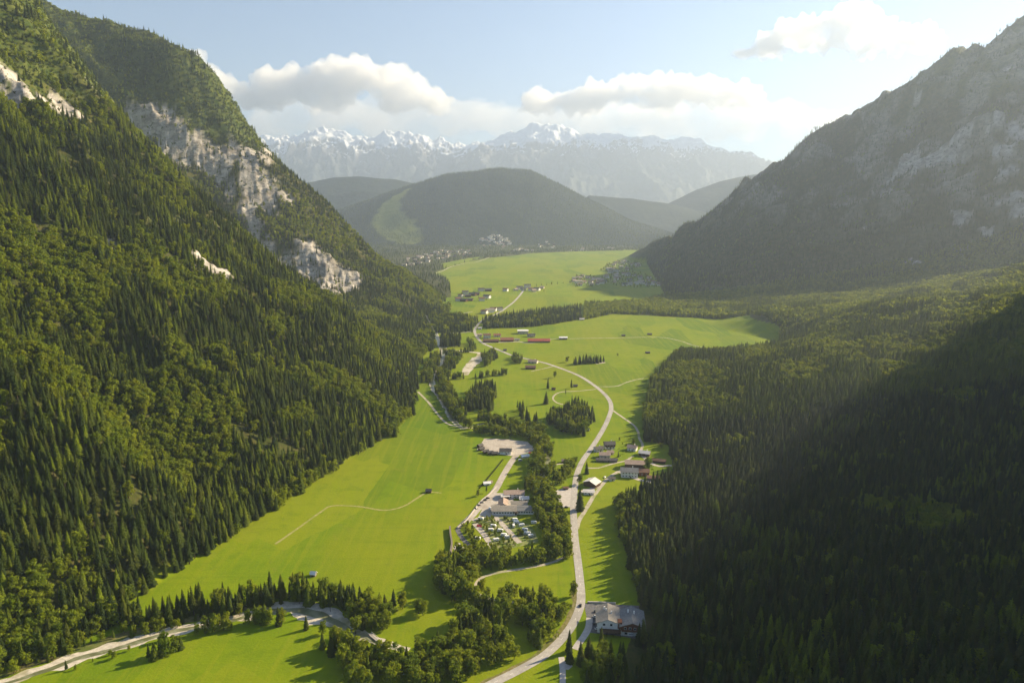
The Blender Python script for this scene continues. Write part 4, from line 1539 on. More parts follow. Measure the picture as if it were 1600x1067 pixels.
def simple_house(name, px, py, w, d, h, rise, rz, wall, roof, label, upper=None, cat='house', windows=3, turn=False, chimney=True, group=None, over=.9, door=True):
    o = house_root(name, px, py, rz, label, cat, group)
    gable_parts(o, w, d, h, rise, wall, M_ROOF[roof], over, upper, turn=turn, chimney=chimney)
    fy, fw = -d / 2, w
    e = .13 if upper else .02
    if windows:
        if h > 4.5:
            window_row(o, windows, -fw / 2 + .6, fw / 2 - .6, fy - .02, h * .28, 1.2, 1.3)
            window_row(o, windows, -fw / 2 + .6, fw / 2 - .6, fy - e, h * .76, 1.1, 1.2)
            window_row(o, 2, -d / 2 + .8, d / 2 - .8, -w / 2 - e, h * .76, 1.1, 1.2, axis='y')
        else:
            window_row(o, windows, -fw / 2 + .8, fw / 2 - .8, fy - e, h * .58, 1.1, 1.0)
    if door:
        child('door', box_mesh('door', (-.6, .6, -.08, .08, -.2, 2.1), M_WOOD), o, (w * .08, fy - .03 - (0 if h > 4.5 else e), 0))
    if upper and h > 5:
        balcony(o, -w * .45, w * .45, fy - e, h * .52)
    return o


# guesthouse in the bend: two broad wings with grey sheet roofs
gh = house_root('guesthouse', 967, 981, -6, 'large guesthouse with grey sheet roofs beside the road bend in the shade', 'guesthouse')
gable_parts(gh, 13.5, 17, 7.6, 2.3, M_WHITE, M_ROOF['greige'], 1.1, None, cx=-7.2, cy=2.5, turn=True)
gable_parts(gh, 14.5, 17, 7.0, 2.5, M_WHITE, M_ROOF['grey'], 1.2, M_WOODR, cx=8.0, cy=1.0, turn=True)
window_row(gh, 2, -12.0, -3.0, -6.03, 5.9, 1.4, 1.4)
window_row(gh, 3, -13.0, -1.5, -6.03, 1.8, 1.6, 1.5)
window_row(gh, 3, 2.0, 14.0, -7.53, 1.7, 1.7, 1.5)
window_row(gh, 4, 2.0, 14.0, -7.66, 5.1, 1.3, 1.3)
window_row(gh, 4, -4, 9, -14.0, 5.6, 1.3, 1.3, axis='y')
balcony(gh, 1.2, 14.8, -7.62, 3.7, M_WOODR)
child('dormer', mesh_np('dormer', *merge([box_vf(-1.2, 1.5, -6.6, -2.5, 4.0, 8.3)]), M_WOODR), gh)
child('terrace_roof', mesh_np('terrace_roof', *merge([box_vf(-12.5, .8, -10.2, -6.1, 2.9, 3.1)]), M_WOOD), gh)
for x in (-12.2, -8, -4, .4):
    child('terrace_post', box_mesh('terrace_post', (-.12, .12, -.12, .12, -.1, 2.9), M_WOOD), gh, (x, -10.0, 0))
child('door', box_mesh('door', (-.8, .8, -.08, .08, -.2, 2.3), M_WOOD), gh, (-2.2, -6.06, 0))
for x, y in ((-8.2, 4), (-5.0, 1.5), (9.5, 3.0)):
    child('roof_vent', box_mesh('roof_vent', (-.4, .4, -.4, .4, 8.6, 10.9), M_WHITE), gh, (x, y, 0))

gh.scale = (1.14, 1.14, 1.14)
# campsite reception: a long front range with wings behind
cs = house_root('campsite_building', 800, 800, 0, 'long low campsite building with weathered grey-beige roofs above the caravans', 'campsite building')
gable_parts(cs, 24, 13, 4.6, 2.3, M_WHITE, M_ROOF['greige'], 1.0, None, cx=-8.0, cy=0, chimney=False)
gable_parts(cs, 17.5, 11.6, 4.4, 2.0, M_WHITE, M_ROOF['grey'], .9, None, cx=13.6, cy=.6, chimney=False)
gable_parts(cs, 9, 14, 4.5, 2.2, M_CREAM, M_ROOF['tan'], .8, None, cx=-9, cy=13.6, turn=True, chimney=False)
gable_parts(cs, 16, 9, 4.2, 1.8, M_WHITE, M_ROOF['greige'], .8, None, cx=7.5, cy=13.5)
window_row(cs, 8, -19.0, 3.0, -6.53, 2.4, 1.7, 1.4)
window_row(cs, 6, 6.0, 21.5, -5.23, 2.4, 1.7, 1.4)
window_row(cs, 4, 0.5, 14.5, 8.97, 2.5, 1.4, 1.3)
child('porch', mesh_np('porch', *merge([box_vf(1.0, 6.5, -8.4, -6.6, 3.0, 3.25), box_vf(1.1, 1.3, -8.2, -8.0, -.1, 3.0), box_vf(6.2, 6.4, -8.2, -8.0, -.1, 3.0)]), M_WOOD), cs)
child('door', box_mesh('door', (-.8, .8, -.08, .08, -.2, 2.3), M_GLASS), cs, (3.8, -6.55, 0))
simple_house('restaurant_building', 803, 775, 21, 11, 4.8, 2.2, 4, M_WHITE, 'tan', 'campsite side building with faded tan roof behind the long reception', windows=5)
simple_house('glazed_pavilion', 789, 778, 8, 7, 3.6, 1.2, 8, M_GLASS, 'light', 'small glazed pavilion with pale roof beside the campsite lane', windows=0, chimney=False, cat='pavilion')
simple_house('storage_shed', 819, 782, 9, 7, 3.6, 1.4, 2, M_WHITE, 'light', 'pale flat shed at the tree belt behind the reception', windows=2, chimney=False, cat='shed')
simple_house('kiosk', 761, 757, 7, 5, 2.8, 1.1, 10, M_WHITE, 'white', 'small white kiosk on the meadow edge above the parked cars', windows=2, chimney=False, cat='kiosk')
simple_house('kiosk', 766, 755, 4, 4, 2.6, 1.0, 10, M_CREAM, 'tan', 'tiny cream hut touching the white kiosk by the lane', windows=1, chimney=False, cat='hut')

# gravel yard above the campsite
simple_house('yard_house', 790, 708, 14, 9, 4.4, 2.4, -3, M_WHITE, 'dark', 'white house with dark roof on the pale gravel yard', windows=3)
for (px, py, rz, k) in ((752, 703, 35, 'first'), (759, 707, 25, 'second'), (766, 709, 12, 'third'), (773, 710, 5, 'fourth'), (750, 698, 50, 'rearmost')):
    simple_house('wooden_shed', px, py, 6.4, 5, 2.8, 1.5, rz, M_WOOD, 'dark', k + ' dark wooden shed in the arc beside the gravel yard', windows=0, chimney=False, cat='shed', group='wooden sheds beside the gravel yard')
simple_house('market_tent', 820, 714, 9, 6, 2.6, 1.2, 20, M_FRAME, 'white', 'white tent beside the lane below the gravel yard', windows=0, chimney=False, cat='tent', door=False)

# hamlet by the side lane
simple_house('chalet', 952, 699, 13, 11, 6.0, 2.6, 4, M_WHITE, 'dark', 'chalet with dark roof nearest the main road bend', upper=M_WOOD, windows=3)
simple_house('cottage', 935, 704, 10, 8, 4.0, 2.0, 20, M_WHITE, 'dark', 'low dark cottage between the chalet and the main road', windows=2)
simple_house('farmhouse', 945, 714, 13, 9, 4.6, 2.2, -4, M_CREAM, 'tan', 'farmhouse with faded tan roof behind the long low stable', windows=3)
simple_house('stable', 948, 720.5, 25, 6.5, 3.0, 1.3, -4, M_WOODG, 'dark', 'long low stable with dark roof along the hamlet drive', windows=4, chimney=False, cat='stable')
simple_house('cabin', 954, 709, 7, 6, 3.2, 1.6, 0, M_CREAM, 'tan', 'small cabin with pale gable squeezed behind the tan farmhouse', windows=1)
simple_house('inn', 983, 743, 19, 13, 7.0, 3.0, -7, M_WHITE, 'grey', 'large white inn with grey roof at the end of the side lane', windows=5)
simple_house('barn', 992, 730, 23, 13, 6.6, 2.6, -7, M_WOOD, 'tan', 'big tan-roofed barn joined behind the white inn', windows=0, chimney=False, cat='barn')
simple_house('barn', 1006, 741, 11, 11, 5.0, 2.2, -7, M_WOODR, 'brown', 'red-brown boarded barn at the side of the white inn', windows=2, chimney=False, cat='barn')
simple_house('cottage', 988, 703, 11, 9, 4.6, 2.4, -25, M_WHITE, 'tan', 'cottage with tan roof at the upper end of the hamlet', windows=2)
simple_house('cottage', 1007, 711, 13, 9, 4.2, 2.0, -22, M_WOOD, 'light', 'dark cottage with a bright sheet roof at the forest edge', windows=2)
simple_house('shed', 1021, 749, 14, 8, 3.4, 1.6, -8, M_WOODG, 'brown', 'weathered shed with brown roof on the meadow edge behind the inn', windows=0, chimney=False, cat='shed')
simple_house('shed', 1030, 722, 15, 7, 3.2, 1.4, -18, M_WOOD, 'brown', 'long dark shed under the trees of the forest edge', windows=0, chimney=False, cat='shed')
simple_house('garage', 955.5, 750, 6.5, 5.5, 3.0, 1.2, 12, M_WHITE, 'dark', 'tiny white garage beside the side lane', windows=1, chimney=False, cat='garage')
simple_house('barn', 925, 758, 15, 12, 4.6, 3.0, -35, M_WOOD, 'light', 'barn with a bright sheet roof at the road junction', windows=0, chimney=False, cat='barn', turn=True)
simple_house('shed', 920, 771, 11, 7, 3.2, 1.2, -8, M_WHITE, 'light', 'low pale shed in front of the bright-roofed barn', windows=3, chimney=False, cat='shed')
simple_house('bus_shelter', 884, 764, 5, 3, 2.5, .6, 0, M_WOOD, 'brown', 'small brown shelter at the top of the pale parking area', windows=0, chimney=False, cat='shelter', door=False)

# red-roofed farm across the middle of the valley
simple_house('farmhouse', 761, 528, 17, 13, 8.0, 3.0, 5, M_WHITE, 'brown', 'tall white farmhouse where the road reaches the red-roofed farm', windows=4)
simple_house('annex', 749.5, 526, 11, 9, 6.0, 1.6, 5, M_CREAM, 'tan', 'pale annex beside the tall white farmhouse at the road', windows=2)
simple_house('barn', 767, 534.5, 36, 11, 4.2, 3.0, 0, M_WOOD, 'brown', 'long brown-roofed barn in front of the tall white farmhouse', windows=0, chimney=False, cat='barn')
simple_house('farmhouse', 777, 526, 17, 11, 5.0, 2.6, 0, M_CREAM, 'rust', 'house with rust-red roof behind the long brown barn', windows=3)
simple_house('barn', 792, 533, 30, 16, 4.6, 4.4, 3, M_WOODR, 'rust', 'broad rust-roofed barn between the brown barn and the long red barn', windows=0, chimney=False, cat='barn')
simple_house('barn', 842, 534.5, 51, 15, 4.4, 4.2, -1, M_WOODG, 'red', 'very long bright red roofed barn on the upper meadow', windows=0, chimney=False, cat='barn')
simple_house('farmhouse', 830, 526, 19, 11, 5.5, 2.6, 0, M_CREAM, 'dark', 'dark-roofed house behind the very long red barn', windows=4)
simple_house('workshop_hall', 817, 521, 26, 16, 8.0, 1.8, 0, M_CREAM, 'white', 'tall cream hall with white roof behind the farm', windows=5, cat='hall', chimney=False)
simple_house('hay_shed', 880, 530, 19, 11, 4.6, 2.0, 0, M_WOODG, 'white', 'white-roofed shed alone on the field track past the red barn', windows=0, chimney=False, cat='shed')
simple_house('shed', 808, 532, 12, 8, 3.6, 1.6, 0, M_WHITE, 'greige', 'small pale shed between the rust-roofed and the red barn', windows=2, chimney=False, cat='shed')
simple_house('pump_house', 750, 514, 9, 7, 3.6, 1.4, 0, M_WHITE, 'light', 'little white building at the gap in the upper spruce belt', windows=2, chimney=False, cat='building')
simple_house('field_house', 909, 500, 13, 8, 3.6, 1.6, 0, M_WHITE, 'light', 'white building in the opening of the upper spruce belt', windows=2, chimney=False, cat='building')
simple_house('farmhouse', 833, 567, 18, 11, 4.6, 2.6, -18, M_CREAM, 'tan', 'tan-roofed house of the roadside farm on the middle meadow', windows=3)
simple_house('barn', 829, 576, 19, 11, 3.8, 3.0, -3, M_WOOD, 'brown', 'brown-roofed barn in front of the roadside farm', windows=0, chimney=False, cat='barn')
for (px, py, w, d, roof, lab) in (
        (670, 769, 5.5, 4.5, 'dark', 'dark hay hut alone on the big meadow beside the track'),
        (490, 899, 4.2, 3.4, 'white', 'small hut with bright white roof near the river tree row'),
        (974, 525, 8, 6, 'dark', 'hay hut on the upper meadow beside the field track'),
        (1015, 523, 11, 7, 'dark', 'larger hay hut on the upper meadow near the forest belt'),
        (1012, 552, 9, 6, 'dark', 'hay hut standing alone in the middle of the upper meadow'),
        (899, 604, 7, 5, 'dark', 'hay hut at the fork of the dirt track by the road'),
        (865, 609, 6, 4, 'brown', 'small hut on the meadow beside the dirt track loop'),
        (789, 548, 7, 6, 'dark', 'hay hut below the red-roofed farm by the road'),
        (918, 673, 5, 4, 'white', 'tiny pale hut between the grove and the road curve'),
        (881, 722, 5, 4, 'tan', 'little tan hut at the end of the footpath by the stream')):
    simple_house('hay_hut', px, py, w, d, 2.6, 1.6, random.uniform(-15, 15), M_WOOD if roof != 'white' else M_WOODG, roof, lab, windows=0, chimney=False, cat='hut', group='hay huts on the meadows', over=.6)

# far hamlets and the town: one proto of each kind, copied
FAR_PROTO = []
for (w, d, h, rise, wall, roof) in ((15, 12, 7, 3, M_WHITE, 'brown'), (17, 12, 6.5, 3, M_WHITE, 'dark'), (13, 11, 6, 2.6, M_CREAM, 'tan'), (22, 14, 8, 3, M_WHITE, 'greige'), (18, 11, 5, 3, M_WOOD, 'dark')):
    tmp = bpy.data.objects.new('house', None)
    W_, D_ = w / 2 + .9, d / 2 + .9
    v, f = box_vf(-w / 2, w / 2, -d / 2, d / 2, -12, h)
    k = len(v)
    v += [(-w / 2, -d / 2, h), (-w / 2, d / 2, h), (-w / 2, 0, h + rise), (w / 2, -d / 2, h), (w / 2, d / 2, h), (w / 2, 0, h + rise)]
    f += [(k, k + 2, k + 1), (k + 3, k + 4, k + 5)]
    wm = mesh_np('wall', v, f, wall)
    ze, zr = h - .3, h + rise + .1
    rv = [(-W_, -D_, ze), (W_, -D_, ze), (W_, 0, zr), (-W_, 0, zr), (-W_, D_, ze), (W_, D_, ze)]
    rv += [(x, y, z - .4) for x, y, z in rv]
    rf = [(0, 1, 2, 3), (3, 2, 5, 4), (6, 9, 8, 7), (9, 10, 11, 8), (0, 6, 7, 1), (4, 5, 11, 10), (0, 3, 9, 6), (3, 4, 10, 9), (1, 7, 8, 2), (2, 8, 11, 5)]
    FAR_PROTO.append((wm, mesh_np('roof', rv, rf, M_ROOF[roof])))
    bpy.data.objects.remove(tmp)


def far_house(px, py, label, group, kinds=(0, 1, 2, 3), s=1.0, on_hill=False, xy=None):
    g = np.array([xy[0], xy[1], 0]) if xy is not None else G(px, py)
    z = 0.0
    if on_hill:                                   # the town climbs the foot of the wooded hill
        t = np.linspace(.55, 1.0, 400)
        zz = np.maximum(0, hill_main(g[0] * t, g[1] * t))
        k = np.nonzero(zz >= CAM_H * (1 - t))[0][0]
        g, z = np.array([g[0] * t[k], g[1] * t[k], 0]), float(zz[k])
    o = link(bpy.data.objects.new('house', None))
    o.location = (g[0], g[1], z)
    o.rotation_euler = (0, 0, random.uniform(-.6, .6))
    k = s * random.uniform(.85, 1.2)
    o.scale = (k, k, k)
    wm, rm = FAR_PROTO[random.choice(kinds)]
    child('wall', wm, o)
    child('roof', rm, o)
    tag(o, label, 'house', group)
    return o


for i, (px, py) in enumerate([(720, 464), (725, 471), (727, 459), (731, 464), (739, 462), (744, 461), (752, 455), (763, 455), (761, 466), (753, 470), (716, 470), (734, 470)]):
    far_house(px, py, 'dark-roofed farm building in the hamlet below the far end of the steep slope', 'houses of the hamlet at the far end of the slope', (1, 4, 4, 0), 1.25)
for i, (px, py) in enumerate([(765, 488), (771, 486), (780, 485), (757, 490)]):
    far_house(px, py, 'house of the small farm group where the far road meets the spruce belt', 'houses of the farm group by the far road', (1, 0, 3), 1.2)
for i, (px, py) in enumerate([(790, 455), (806, 454), (812, 452), (818, 454), (829, 454), (834, 456), (839, 454), (824, 449), (847, 451)]):
    far_house(px, py, 'house of the hamlet at the far end of the pale straight road', 'houses of the hamlet on the far road', (0, 1, 2), 1.2)


def poly_spots(pxpoly, n, seed, mind):
    W = poly_px(pxpoly)
    xs, ys = [p[0] for p in W], [p[1] for p in W]
    r = np.random.default_rng(seed)
    out = []
    tries = 0
    while len(out) < n and tries < 6000:
        tries += 1
        x, y = r.uniform(min(xs), max(xs)), r.uniform(min(ys), max(ys))
        if in_poly(np.array([x]), np.array([y]), W)[0] and all(math.hypot(x - a, y - b) > mind for a, b in out):
            out.append((x, y))
    return out


VILLAGE = [([(890, 441), (900, 432), (930, 434), (945, 440), (930, 447), (900, 448)], 20, 1), ([(938, 424), (948, 413), (975, 407), (1000, 405), (1004, 412), (990, 424), (960, 428)], 26, 2), ([(930, 442), (950, 430), (1000, 428), (1028, 440), (1030, 449), (985, 449)], 30, 3)]
for (pp, n, sd) in VILLAGE:
    for xy in poly_spots(pp, n, sd, 26):
        far_house(0, 0, 'house of the village at the foot of the hazy wooded mountain', 'houses of the village at the mountain foot', (0, 1, 2, 3), 1.15, xy=xy)
TOWN_PX = [([(628, 416), (640, 400), (668, 398), (672, 408), (650, 418)], 26, 4), ([(662, 404), (672, 393), (737, 391), (742, 399), (700, 406)], 40, 5), ([(744, 386), (750, 374), (772, 368), (798, 374), (796, 388)], 50, 6), ([(834, 388), (842, 379), (868, 378), (868, 388)], 10, 7), ([(800, 390), (835, 389), (835, 393), (800, 394)], 12, 8), ([(880, 391), (905, 390), (960, 388), (960, 391), (900, 393)], 8, 9)]
for (pp, n, sd) in TOWN_PX:
    for xy in poly_spots(pp, n, sd, 30):
        far_house(0, 0, 'pale house of the distant town below the wooded hill', 'houses of the distant town', (0, 2, 3, 4), 1.3, True, xy)

# ------------------------------------------------------------------ campsite and vehicles
M_RUBBER = mat_plain('black_rubber', (.02, .02, .02), .9, .2, .1)
M_VAN = mat_plain('white_coachwork', (.78, .78, .77), .4, .5, .03)


def paint(name, col):
    return mat_plain(name, col, .3, .5, .03)


CARPAINT = {'black': paint('black_car_paint', (.02, .02, .022)), 'white': paint('white_car_paint', (.75, .75, .74)), 'silver': paint('silver_car_paint', (.40, .41, .43)), 'red': paint('red_car_paint', (.50, .03, .02)), 'blue': paint('blue_car_paint', (.04, .09, .22)), 'grey': paint('grey_car_paint', (.12, .125, .13))}


def wheel_mesh(r, w):
    key = ('wheel', r, w)
    if key not in _mesh_cache:
        n = 12
        V = [(math.cos(6.283 * k / n) * r, s * w / 2, math.sin(6.283 * k / n) * r) for s in (-1, 1) for k in range(n)]
        F = [tuple(range(n)), tuple(range(2 * n - 1, n - 1, -1))] + [(k, n + k, n + (k + 1) % n, (k + 1) % n) for k in range(n)]
        _mesh_cache[key] = mesh_np('wheel', V, F, M_RUBBER)
    return _mesh_cache[key]


def loft(sections):
    """body from cross sections (x, half width, z0, z1)"""
    V, F = [], []
    for (x, hw, z0, z1) in sections:
        c = min(.18, (z1 - z0) * .3)
        V += [(x, -hw, z0), (x, -hw, z1 - c), (x, -hw + c, z1), (x, hw - c, z1), (x, hw, z1 - c), (x, hw, z0)]
    for i in range(len(sections) - 1):
        a, b = i * 6, i * 6 + 6
        for k in range(6):
            q = (k + 1) % 6
            F.append((a + k, b + k, b + q, a + q))
    F.append(tuple(range(5, -1, -1)))
    e = (len(sections) - 1) * 6
    F.append(tuple(range(e, e + 6)))
    return V, F


_car = {}


def car(px, py, rz, color, label, group='parked cars', van=False):
    o = house_root('parked_car', px, py, rz, label, 'van' if van else 'car', group)
    o.location.z = .2
    key = (color, van)
    if key not in _car:
        if van:
            body = loft([(-2.6, .95, .35, 2.2), (-2.5, 1.0, .3, 2.35), (1.3, 1.0, .3, 2.35), (1.9, .98, .3, 1.6), (2.5, .92, .35, 1.1)])
            glass = loft([(-2.2, 1.01, 1.35, 1.95), (1.2, 1.01, 1.35, 1.95)])
            ws = loft([(1.35, .88, 1.5, 2.2), (1.85, .9, 1.45, 1.62)])
        else:
            body = loft([(-2.15, .80, .35, .85), (-2.05, .88, .28, .95), (-.6, .9, .25, .98), (1.0, .9, .25, .95), (1.9, .86, .28, .82), (2.15, .75, .35, .7)])
            glass = loft([(-1.75, .70, .9, 1.02), (-1.15, .72, .9, 1.42), (.25, .72, .9, 1.46), (1.0, .72, .9, 1.0)])
            ws = loft([(-1.15, .66, 1.40, 1.47), (-.4, .68, 1.40, 1.52), (.25, .66, 1.40, 1.50)])
        mt = CARPAINT[color]
        _car[key] = (mesh_np('body', *body, mt), mesh_np('glass', *glass, M_GLASS), mesh_np('cap', *ws, M_GLASS if van else mt))
    b, g, r_ = _car[key]
    child('body', b, o)
    child('window_band', g, o)
    child('windscreen' if van else 'car_roof', r_, o)
    for x in (-1.35, 1.35):
        for y in (-.85, .85):
            child('wheel', wheel_mesh(.33, .22), o, (x, y, .33))
    return o


def caravan(px, py, rz, label, L=5.6):
    o = house_root('caravan', px, py, rz, label, 'caravan', 'caravans on the campsite')
    o.location.z = .1
    key = ('caravan', L)
    if key not in _mesh_cache:
        h = L / 2
        body = loft([(-h, 1.0, .7, 2.2), (-h + .35, 1.15, .45, 2.6), (h - .8, 1.15, .45, 2.65), (h - .1, 1.1, .55, 2.0), (h, 1.0, .7, 1.6)])
        win = loft([(-h + .9, 1.17, 1.45, 2.05), (-h + 2.0, 1.17, 1.45, 2.05)])
        win2 = loft([(h - 2.4, 1.17, 1.45, 2.05), (h - 1.2, 1.17, 1.45, 2.05)])
        bar = box_vf(h, h + 1.1, -.08, .08, .5, .62)
        _mesh_cache[key] = (mesh_np('body', *body, M_VAN), mesh_np('window', *win, M_GLASS), mesh_np('window', *win2, M_GLASS), mesh_np('tow_bar', *bar, M_RUBBER))
    b, w1, w2, t = _mesh_cache[key]
    child('body', b, o)
    child('window', w1, o)
    child('window', w2, o)
    child('tow_bar', t, o)
    for y in (-1.05, 1.05):
        child('wheel', wheel_mesh(.34, .22), o, (0, y, .34))
    return o


def z1b(x, y):
    return 690 + x / 7.11, 740 + y / 7.11


CV = [(435, 510, 'caravan nearest the reception forecourt on the lane side'), (575, 590, 'caravan in the middle of the central pitch row beside a round bush'), (545, 635, 'caravan in the central row next below the middle one'), (400, 730, 'caravan alone at the lower lane corner of the campsite'),
      (805, 520, 'caravan closest to the long reception building on the stream side'), (830, 548, 'caravan second from the reception in the stream-side row'), (800, 590, 'caravan with its side to the central lane in the stream-side row'), (890, 580, 'caravan next to the shade of the stream trees'), (925, 630, 'caravan half way down the shaded stream-side row'),
      (950, 672, 'long white caravan near the lower end of the stream-side row'), (990, 700, 'lowest caravan of the stream-side row under the trees'), (690, 690, 'caravan between two bushes at the lower central row'), (650, 640, 'caravan between the two camp lanes half way down'), (605, 745, 'caravan at the lower end of the central row'), (1025, 552, 'caravan deepest in the shade below the stream trees'), (730, 715, 'caravan at the lowest pitch by the second camp lane')]
for i, (x, y, lab) in enumerate(CV):
    caravan(*z1b(x, y), random.choice((-12, 5, 170, 20, 95)), lab, 6.8 if 'long' in lab else 5.6)
tent = house_root('tent', *z1b(418, 583), 15, 'small red tent between caravan pitches beside the lane', 'tent')
child('canopy', mesh_np('canopy', [(-2.2, -1.6, 0), (2.2, -1.6, 0), (2.2, 1.6, 0), (-2.2, 1.6, 0), (-2.2, 0, 2.2), (2.2, 0, 2.2)], [(0, 1, 5, 4), (2, 3, 4, 5), (0, 4, 3), (1, 2, 5)], paint('red_tent_cloth', (.55, .04, .03))), tent)
child('ridge_pole', box_mesh('ridge_pole', (-2.35, 2.35, -.05, .05, 2.18, 2.28), M_WOOD), tent)
for i, (x, y, col) in enumerate([(512, 275, 'black'), (482, 298, 'black'), (445, 325, 'grey'), (412, 355, 'black'), (380, 392, 'black')]):
    car(*z1b(x, y), 12 + 6 * i, col, ORD[i] + ' car down the lane in the row parked along the campsite wall', 'cars parked along the campsite wall')
car(*z1b(537, 397), 80, 'white', 'white van parked at the gable of the long campsite building', None, True)
for (px, py, rz, col, lab, van) in (
        (907, 946.5, 80, 'black', 'dark car turning off the main road to the guesthouse', False),
        (932, 956, 5, 'black', 'dark car parked at the upper side wall of the guesthouse', False),
        (931, 964, 2, 'white', 'white car parked at the side wall of the guesthouse', False),
        (930, 975, 20, 'black', 'dark car behind the white one at the guesthouse corner', False),
        (934, 983, 5, 'white', 'white car in front of the guesthouse terrace corner', False),
        (947, 985, 0, 'silver', 'silver car in front of the guesthouse terrace', False),
        (961, 988, 3, 'grey', 'grey car in front of the middle of the guesthouse', False),
        (987, 993, -4, 'white', 'white van parked in front of the red-brown gable', True),
        (828, 708, 25, 'red', 'red car at the corner of the gravel yard', False),
        (824, 711, 25, 'white', 'white car next to the red one at the gravel yard', False),
        (813, 720, 20, 'silver', 'silver van on the lane below the gravel yard', True),
        (1003, 751, 20, 'white', 'white car beside the weathered shed behind the inn', False),
        (1010, 754, 0, 'silver', 'silver car on the yard edge behind the inn', False),
        (945, 746, 60, 'white', 'white car at the tiny garage on the side lane', False),
        (930, 706, 40, 'white', 'white car beside the low dark cottage', False),
        (885, 793, 0, 'black', 'dark car on the pale parking area', False),
        (878, 794, 0, 'grey', 'grey car at the lower edge of the pale parking area', False)):
    car(px, py, rz, col, lab, None, van)


def wall_run(name, px_pts, w, h, mat, label, cat):
    pts = catmull(poly_px(px_pts), 4.0)
    d = np.gradient(pts, axis=0)
    d /= np.linalg.norm(d, axis=1)[:, None]
    n = np.stack([-d[:, 1], d[:, 0]], 1) * w / 2
    V, F = [], []
    for p, q in zip(pts, n):
        V += [(*(p + q), -.2), (*(p + q), h), (*(p - q), h), (*(p - q), -.2)]
    for i in range(len(pts) - 1):
        a, b = i * 4, i * 4 + 4
        for k in range(3):
            F.append((a + k, b + k, b + k + 1, a + k + 1))
    F += [(0, 1, 2, 3), tuple(len(V) - 4 + k for k in (3, 2, 1, 0))]
    o = link(bpy.data.objects.new(name, mesh_np(name, V, F, mat)))
    tag(o, label, cat)


wall_run('garden_wall', [(775, 761), (764, 773), (751, 784), (738, 801), (727, 815), (714, 825)], .8, 1.2, M_SLAB, 'long pale wall between the big meadow and the campsite lane', 'wall')
wall_run('timber_barrier', [(703, 826), (704, 838), (706, 852), (704, 866)], 1.6, 3.2, M_WOODG, 'tall weathered timber barrier at the meadow corner by the campsite', 'barrier')
wall_run('retaining_wall', [(918, 941.5), (940, 942), (962, 943.5)], .8, 1.3, M_SLAB, 'low pale retaining wall above the guesthouse parking area', 'wall')
wall_run('hedge_line', [(749, 763), (760, 750), (774, 733), (786, 718)], 1.2, .9, M_NEEDLE, 'thin dark hedge line dividing the meadow beside the campsite lane', 'hedge')
child('deck', mesh_np('deck', *box_vf(-9, 9, -1.4, 1.4, .6, .9), M_SLAB), bridge)
for s in (-1, 1):
    child('railing', mesh_np('railing', *merge([box_vf(-9, 9, -.06, .06, 1.7, 1.85)] + [box_vf(x - .06, x + .06, -.06, .06, .9, 1.7) for x in range(-9, 10, 3)]), M_FRAME), bridge, (0, s * 1.3, 0))

# ------------------------------------------------------------------ plant the trees
rest_s = individuals('spruce', 'spruce_tree', 'spruce')
rest_b = individuals('broadleaf', 'broadleaf_tree', 'leafy tree')
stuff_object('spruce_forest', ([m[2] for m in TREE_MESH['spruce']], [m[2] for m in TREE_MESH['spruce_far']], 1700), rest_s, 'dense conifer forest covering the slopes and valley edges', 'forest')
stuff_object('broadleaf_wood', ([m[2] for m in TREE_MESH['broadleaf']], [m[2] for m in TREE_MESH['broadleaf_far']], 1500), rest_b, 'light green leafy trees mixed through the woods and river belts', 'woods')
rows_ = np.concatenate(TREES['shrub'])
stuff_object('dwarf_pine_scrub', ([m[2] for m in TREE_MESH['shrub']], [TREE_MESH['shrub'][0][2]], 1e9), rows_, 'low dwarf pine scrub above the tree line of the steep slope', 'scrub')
print('TREES', len(rest_s), len(rest_b), len(rows_))

# ------------------------------------------------------------------ cumulus clouds above and behind the far range, outside the haze
def cloud_material(name, density):
    t = NT(name)
    v = t.n('ShaderNodeVolumePrincipled')
    v.inputs['Color'].default_value = (.995, .995, .995, 1)
    v.inputs['Density'].default_value = density
    v.inputs['Anisotropy'].default_value = .3
    t.l(v.outputs[0], t.out.inputs['Volume'])
    return t.m


def ico(sub):
    import bmesh
    bm = bmesh.new()
    bmesh.ops.create_icosphere(bm, subdivisions=sub, radius=1)
    V = np.array([v.co[:] for v in bm.verts])
    F = [[v.index for v in f.verts] for f in bm.faces]
    bm.free()
    return V, F


ICO = ico(3)
def billow_texture(nm, scale, basis, depth):
    tx = bpy.data.textures.new(nm, 'CLOUDS')
    tx.noise_scale = scale
    tx.noise_basis = basis
    tx.noise_depth = depth
    return tx


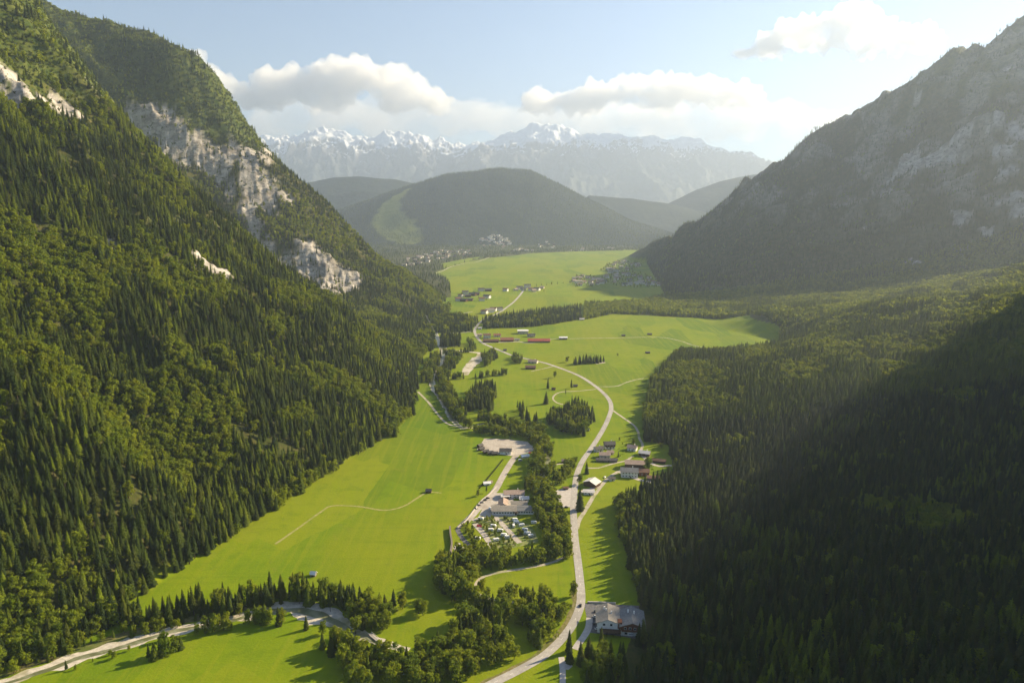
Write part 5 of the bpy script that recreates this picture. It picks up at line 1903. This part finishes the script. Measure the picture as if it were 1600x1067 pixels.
def cloud(puffs, Y, mat, voxel, label, depth=.55, base=None):
    """puffs: photo pixel centre and radius in pixels, with a distance offset"""
    V, F = [], []
    k = Y / FPX
    zb = None if base is None else P(800, base, Y)[2]
    for (px, py, rp, dy) in puffs:
        c = P(px, py, Y + dy * k)
        r = rp * k
        v = ICO[0] * np.array([r, r * 1.1, r * .86]) + c
        if zb is not None:
            v[:, 2] = np.where(v[:, 2] < zb, zb + (v[:, 2] - zb) * .15, v[:, 2])
        o = len(V)
        V += [tuple(q) for q in v]
        F += [tuple(i + o for i in f) for f in ICO[1]]
    ob = link(bpy.data.objects.new('cloud', mesh_np('cloud', V, F, mat, True)))
    rm = ob.modifiers.new('merge', 'REMESH')
    rm.mode = 'VOXEL'
    rm.voxel_size = voxel
    for nm, basis, dep, size, st, mid in (('swell', 'ORIGINAL_PERLIN', 2, 45 * k, 26 * k, .5), ('billow', 'VORONOI_F1', 0, 26 * k, -24 * k, .35), ('curl', 'VORONOI_F1', 1, 11 * k, -13 * k, .35)):
        dm = ob.modifiers.new(nm, 'DISPLACE')
        dm.texture = billow_texture(nm, size, basis, dep)
        dm.texture_coords = 'GLOBAL'
        dm.strength = st
        dm.mid_level = mid
    rm = ob.modifiers.new('close', 'REMESH')
    rm.mode = 'VOXEL'
    rm.voxel_size = voxel * .8
    tag(ob, label, 'cloud', 'cumulus clouds')
    return ob


M_CLOUD = cloud_material('cumulus', .0026)
M_CLOUD2 = cloud_material('thin_cloud', .0005)
rc = random.Random(5)


def heap(x0, x1, base, tops, n, rmin, rmax):
    """random puffs under a skyline: tops = [(px, py)...]"""
    out = []
    xs = [q[0] for q in tops]
    ys = [q[1] for q in tops]
    for i in range(n):
        px = rc.uniform(x0, x1)
        top = float(np.interp(px, xs, ys))
        room = max(4.0, (base - top) / 2)
        r = min(rc.uniform(rmin, rmax), room)
        py = rc.uniform(top + r, max(top + r + 1, base - r * .4))
        if rc.random() < .45:
            py = top + r
        out.append((px, py, r, rc.uniform(-35, 35)))
    return out


cloud(heap(1150, 1462, 92, [(1140, 82), (1175, 62), (1205, 45), (1235, 22), (1275, 20), (1310, 4), (1345, 0), (1375, 16), (1410, 38), (1440, 28), (1468, 45)], 120, 9, 24), 22500, M_CLOUD, 66, 'bright cumulus cloud alone above the right mountain ridge', base=93)
cloud(heap(395, 690, 178, [(385, 125), (420, 105), (460, 95), (500, 86), (560, 85), (600, 90), (635, 98), (660, 118), (700, 145)], 130, 11, 27), 25500, M_CLOUD, 78, 'broad heaped cumulus bank above the snowy peaks beside the steep slope', base=180)
cloud(heap(820, 1190, 178, [(815, 150), (840, 132), (880, 136), (925, 122), (950, 124), (985, 112), (1030, 106), (1080, 114), (1120, 116), (1165, 126), (1200, 150)], 130, 9, 23), 27000, M_CLOUD, 80, 'long lumpy cumulus bank above the snowy summit', base=180)
cloud(heap(285, 400, 170, [(280, 85), (300, 74), (330, 92), (360, 115), (400, 135)], 26, 14, 24), 24800, M_CLOUD, 78, 'cloud edge rising behind the crest of the steep slope', base=172)
cloud(heap(380, 1320, 222, [(370, 150), (500, 142), (640, 140), (760, 148), (830, 160), (960, 150), (1100, 140), (1230, 148), (1330, 175)], 160, 16, 30), 31000, M_CLOUD2, 200, 'thin pale cloud layer low behind the whole snowy range', base=225)


# ------------------------------------------------------------------ haze: one closed box of even, thin air
def haze():
    t = NT('haze_air')
    v = t.n('ShaderNodeVolumePrincipled')
    v.inputs['Color'].default_value = (.46, .56, .73, 1)
    v.inputs['Density'].default_value = HAZE_DENSITY
    v.inputs['Anisotropy'].default_value = .34
    t.l(v.outputs[0], t.out.inputs['Volume'])
    x0, x1, y0, y1, z0, z1 = -13900, 13900, -600, 23900, -40, 3000
    vs = [(x, y, z) for z in (z0, z1) for y in (y0, y1) for x in (x0, x1)]
    fs = [(0, 2, 3, 1), (4, 5, 7, 6), (0, 1, 5, 4), (2, 6, 7, 3), (0, 4, 6, 2), (1, 3, 7, 5)]
    o = link(bpy.data.objects.new('haze', mesh_np('haze', vs, fs, t.m)))
    tag(o, 'thin pale sunlit haze filling the whole valley', 'haze', kind='stuff')


HAZE_DENSITY = 7.0e-5
haze()
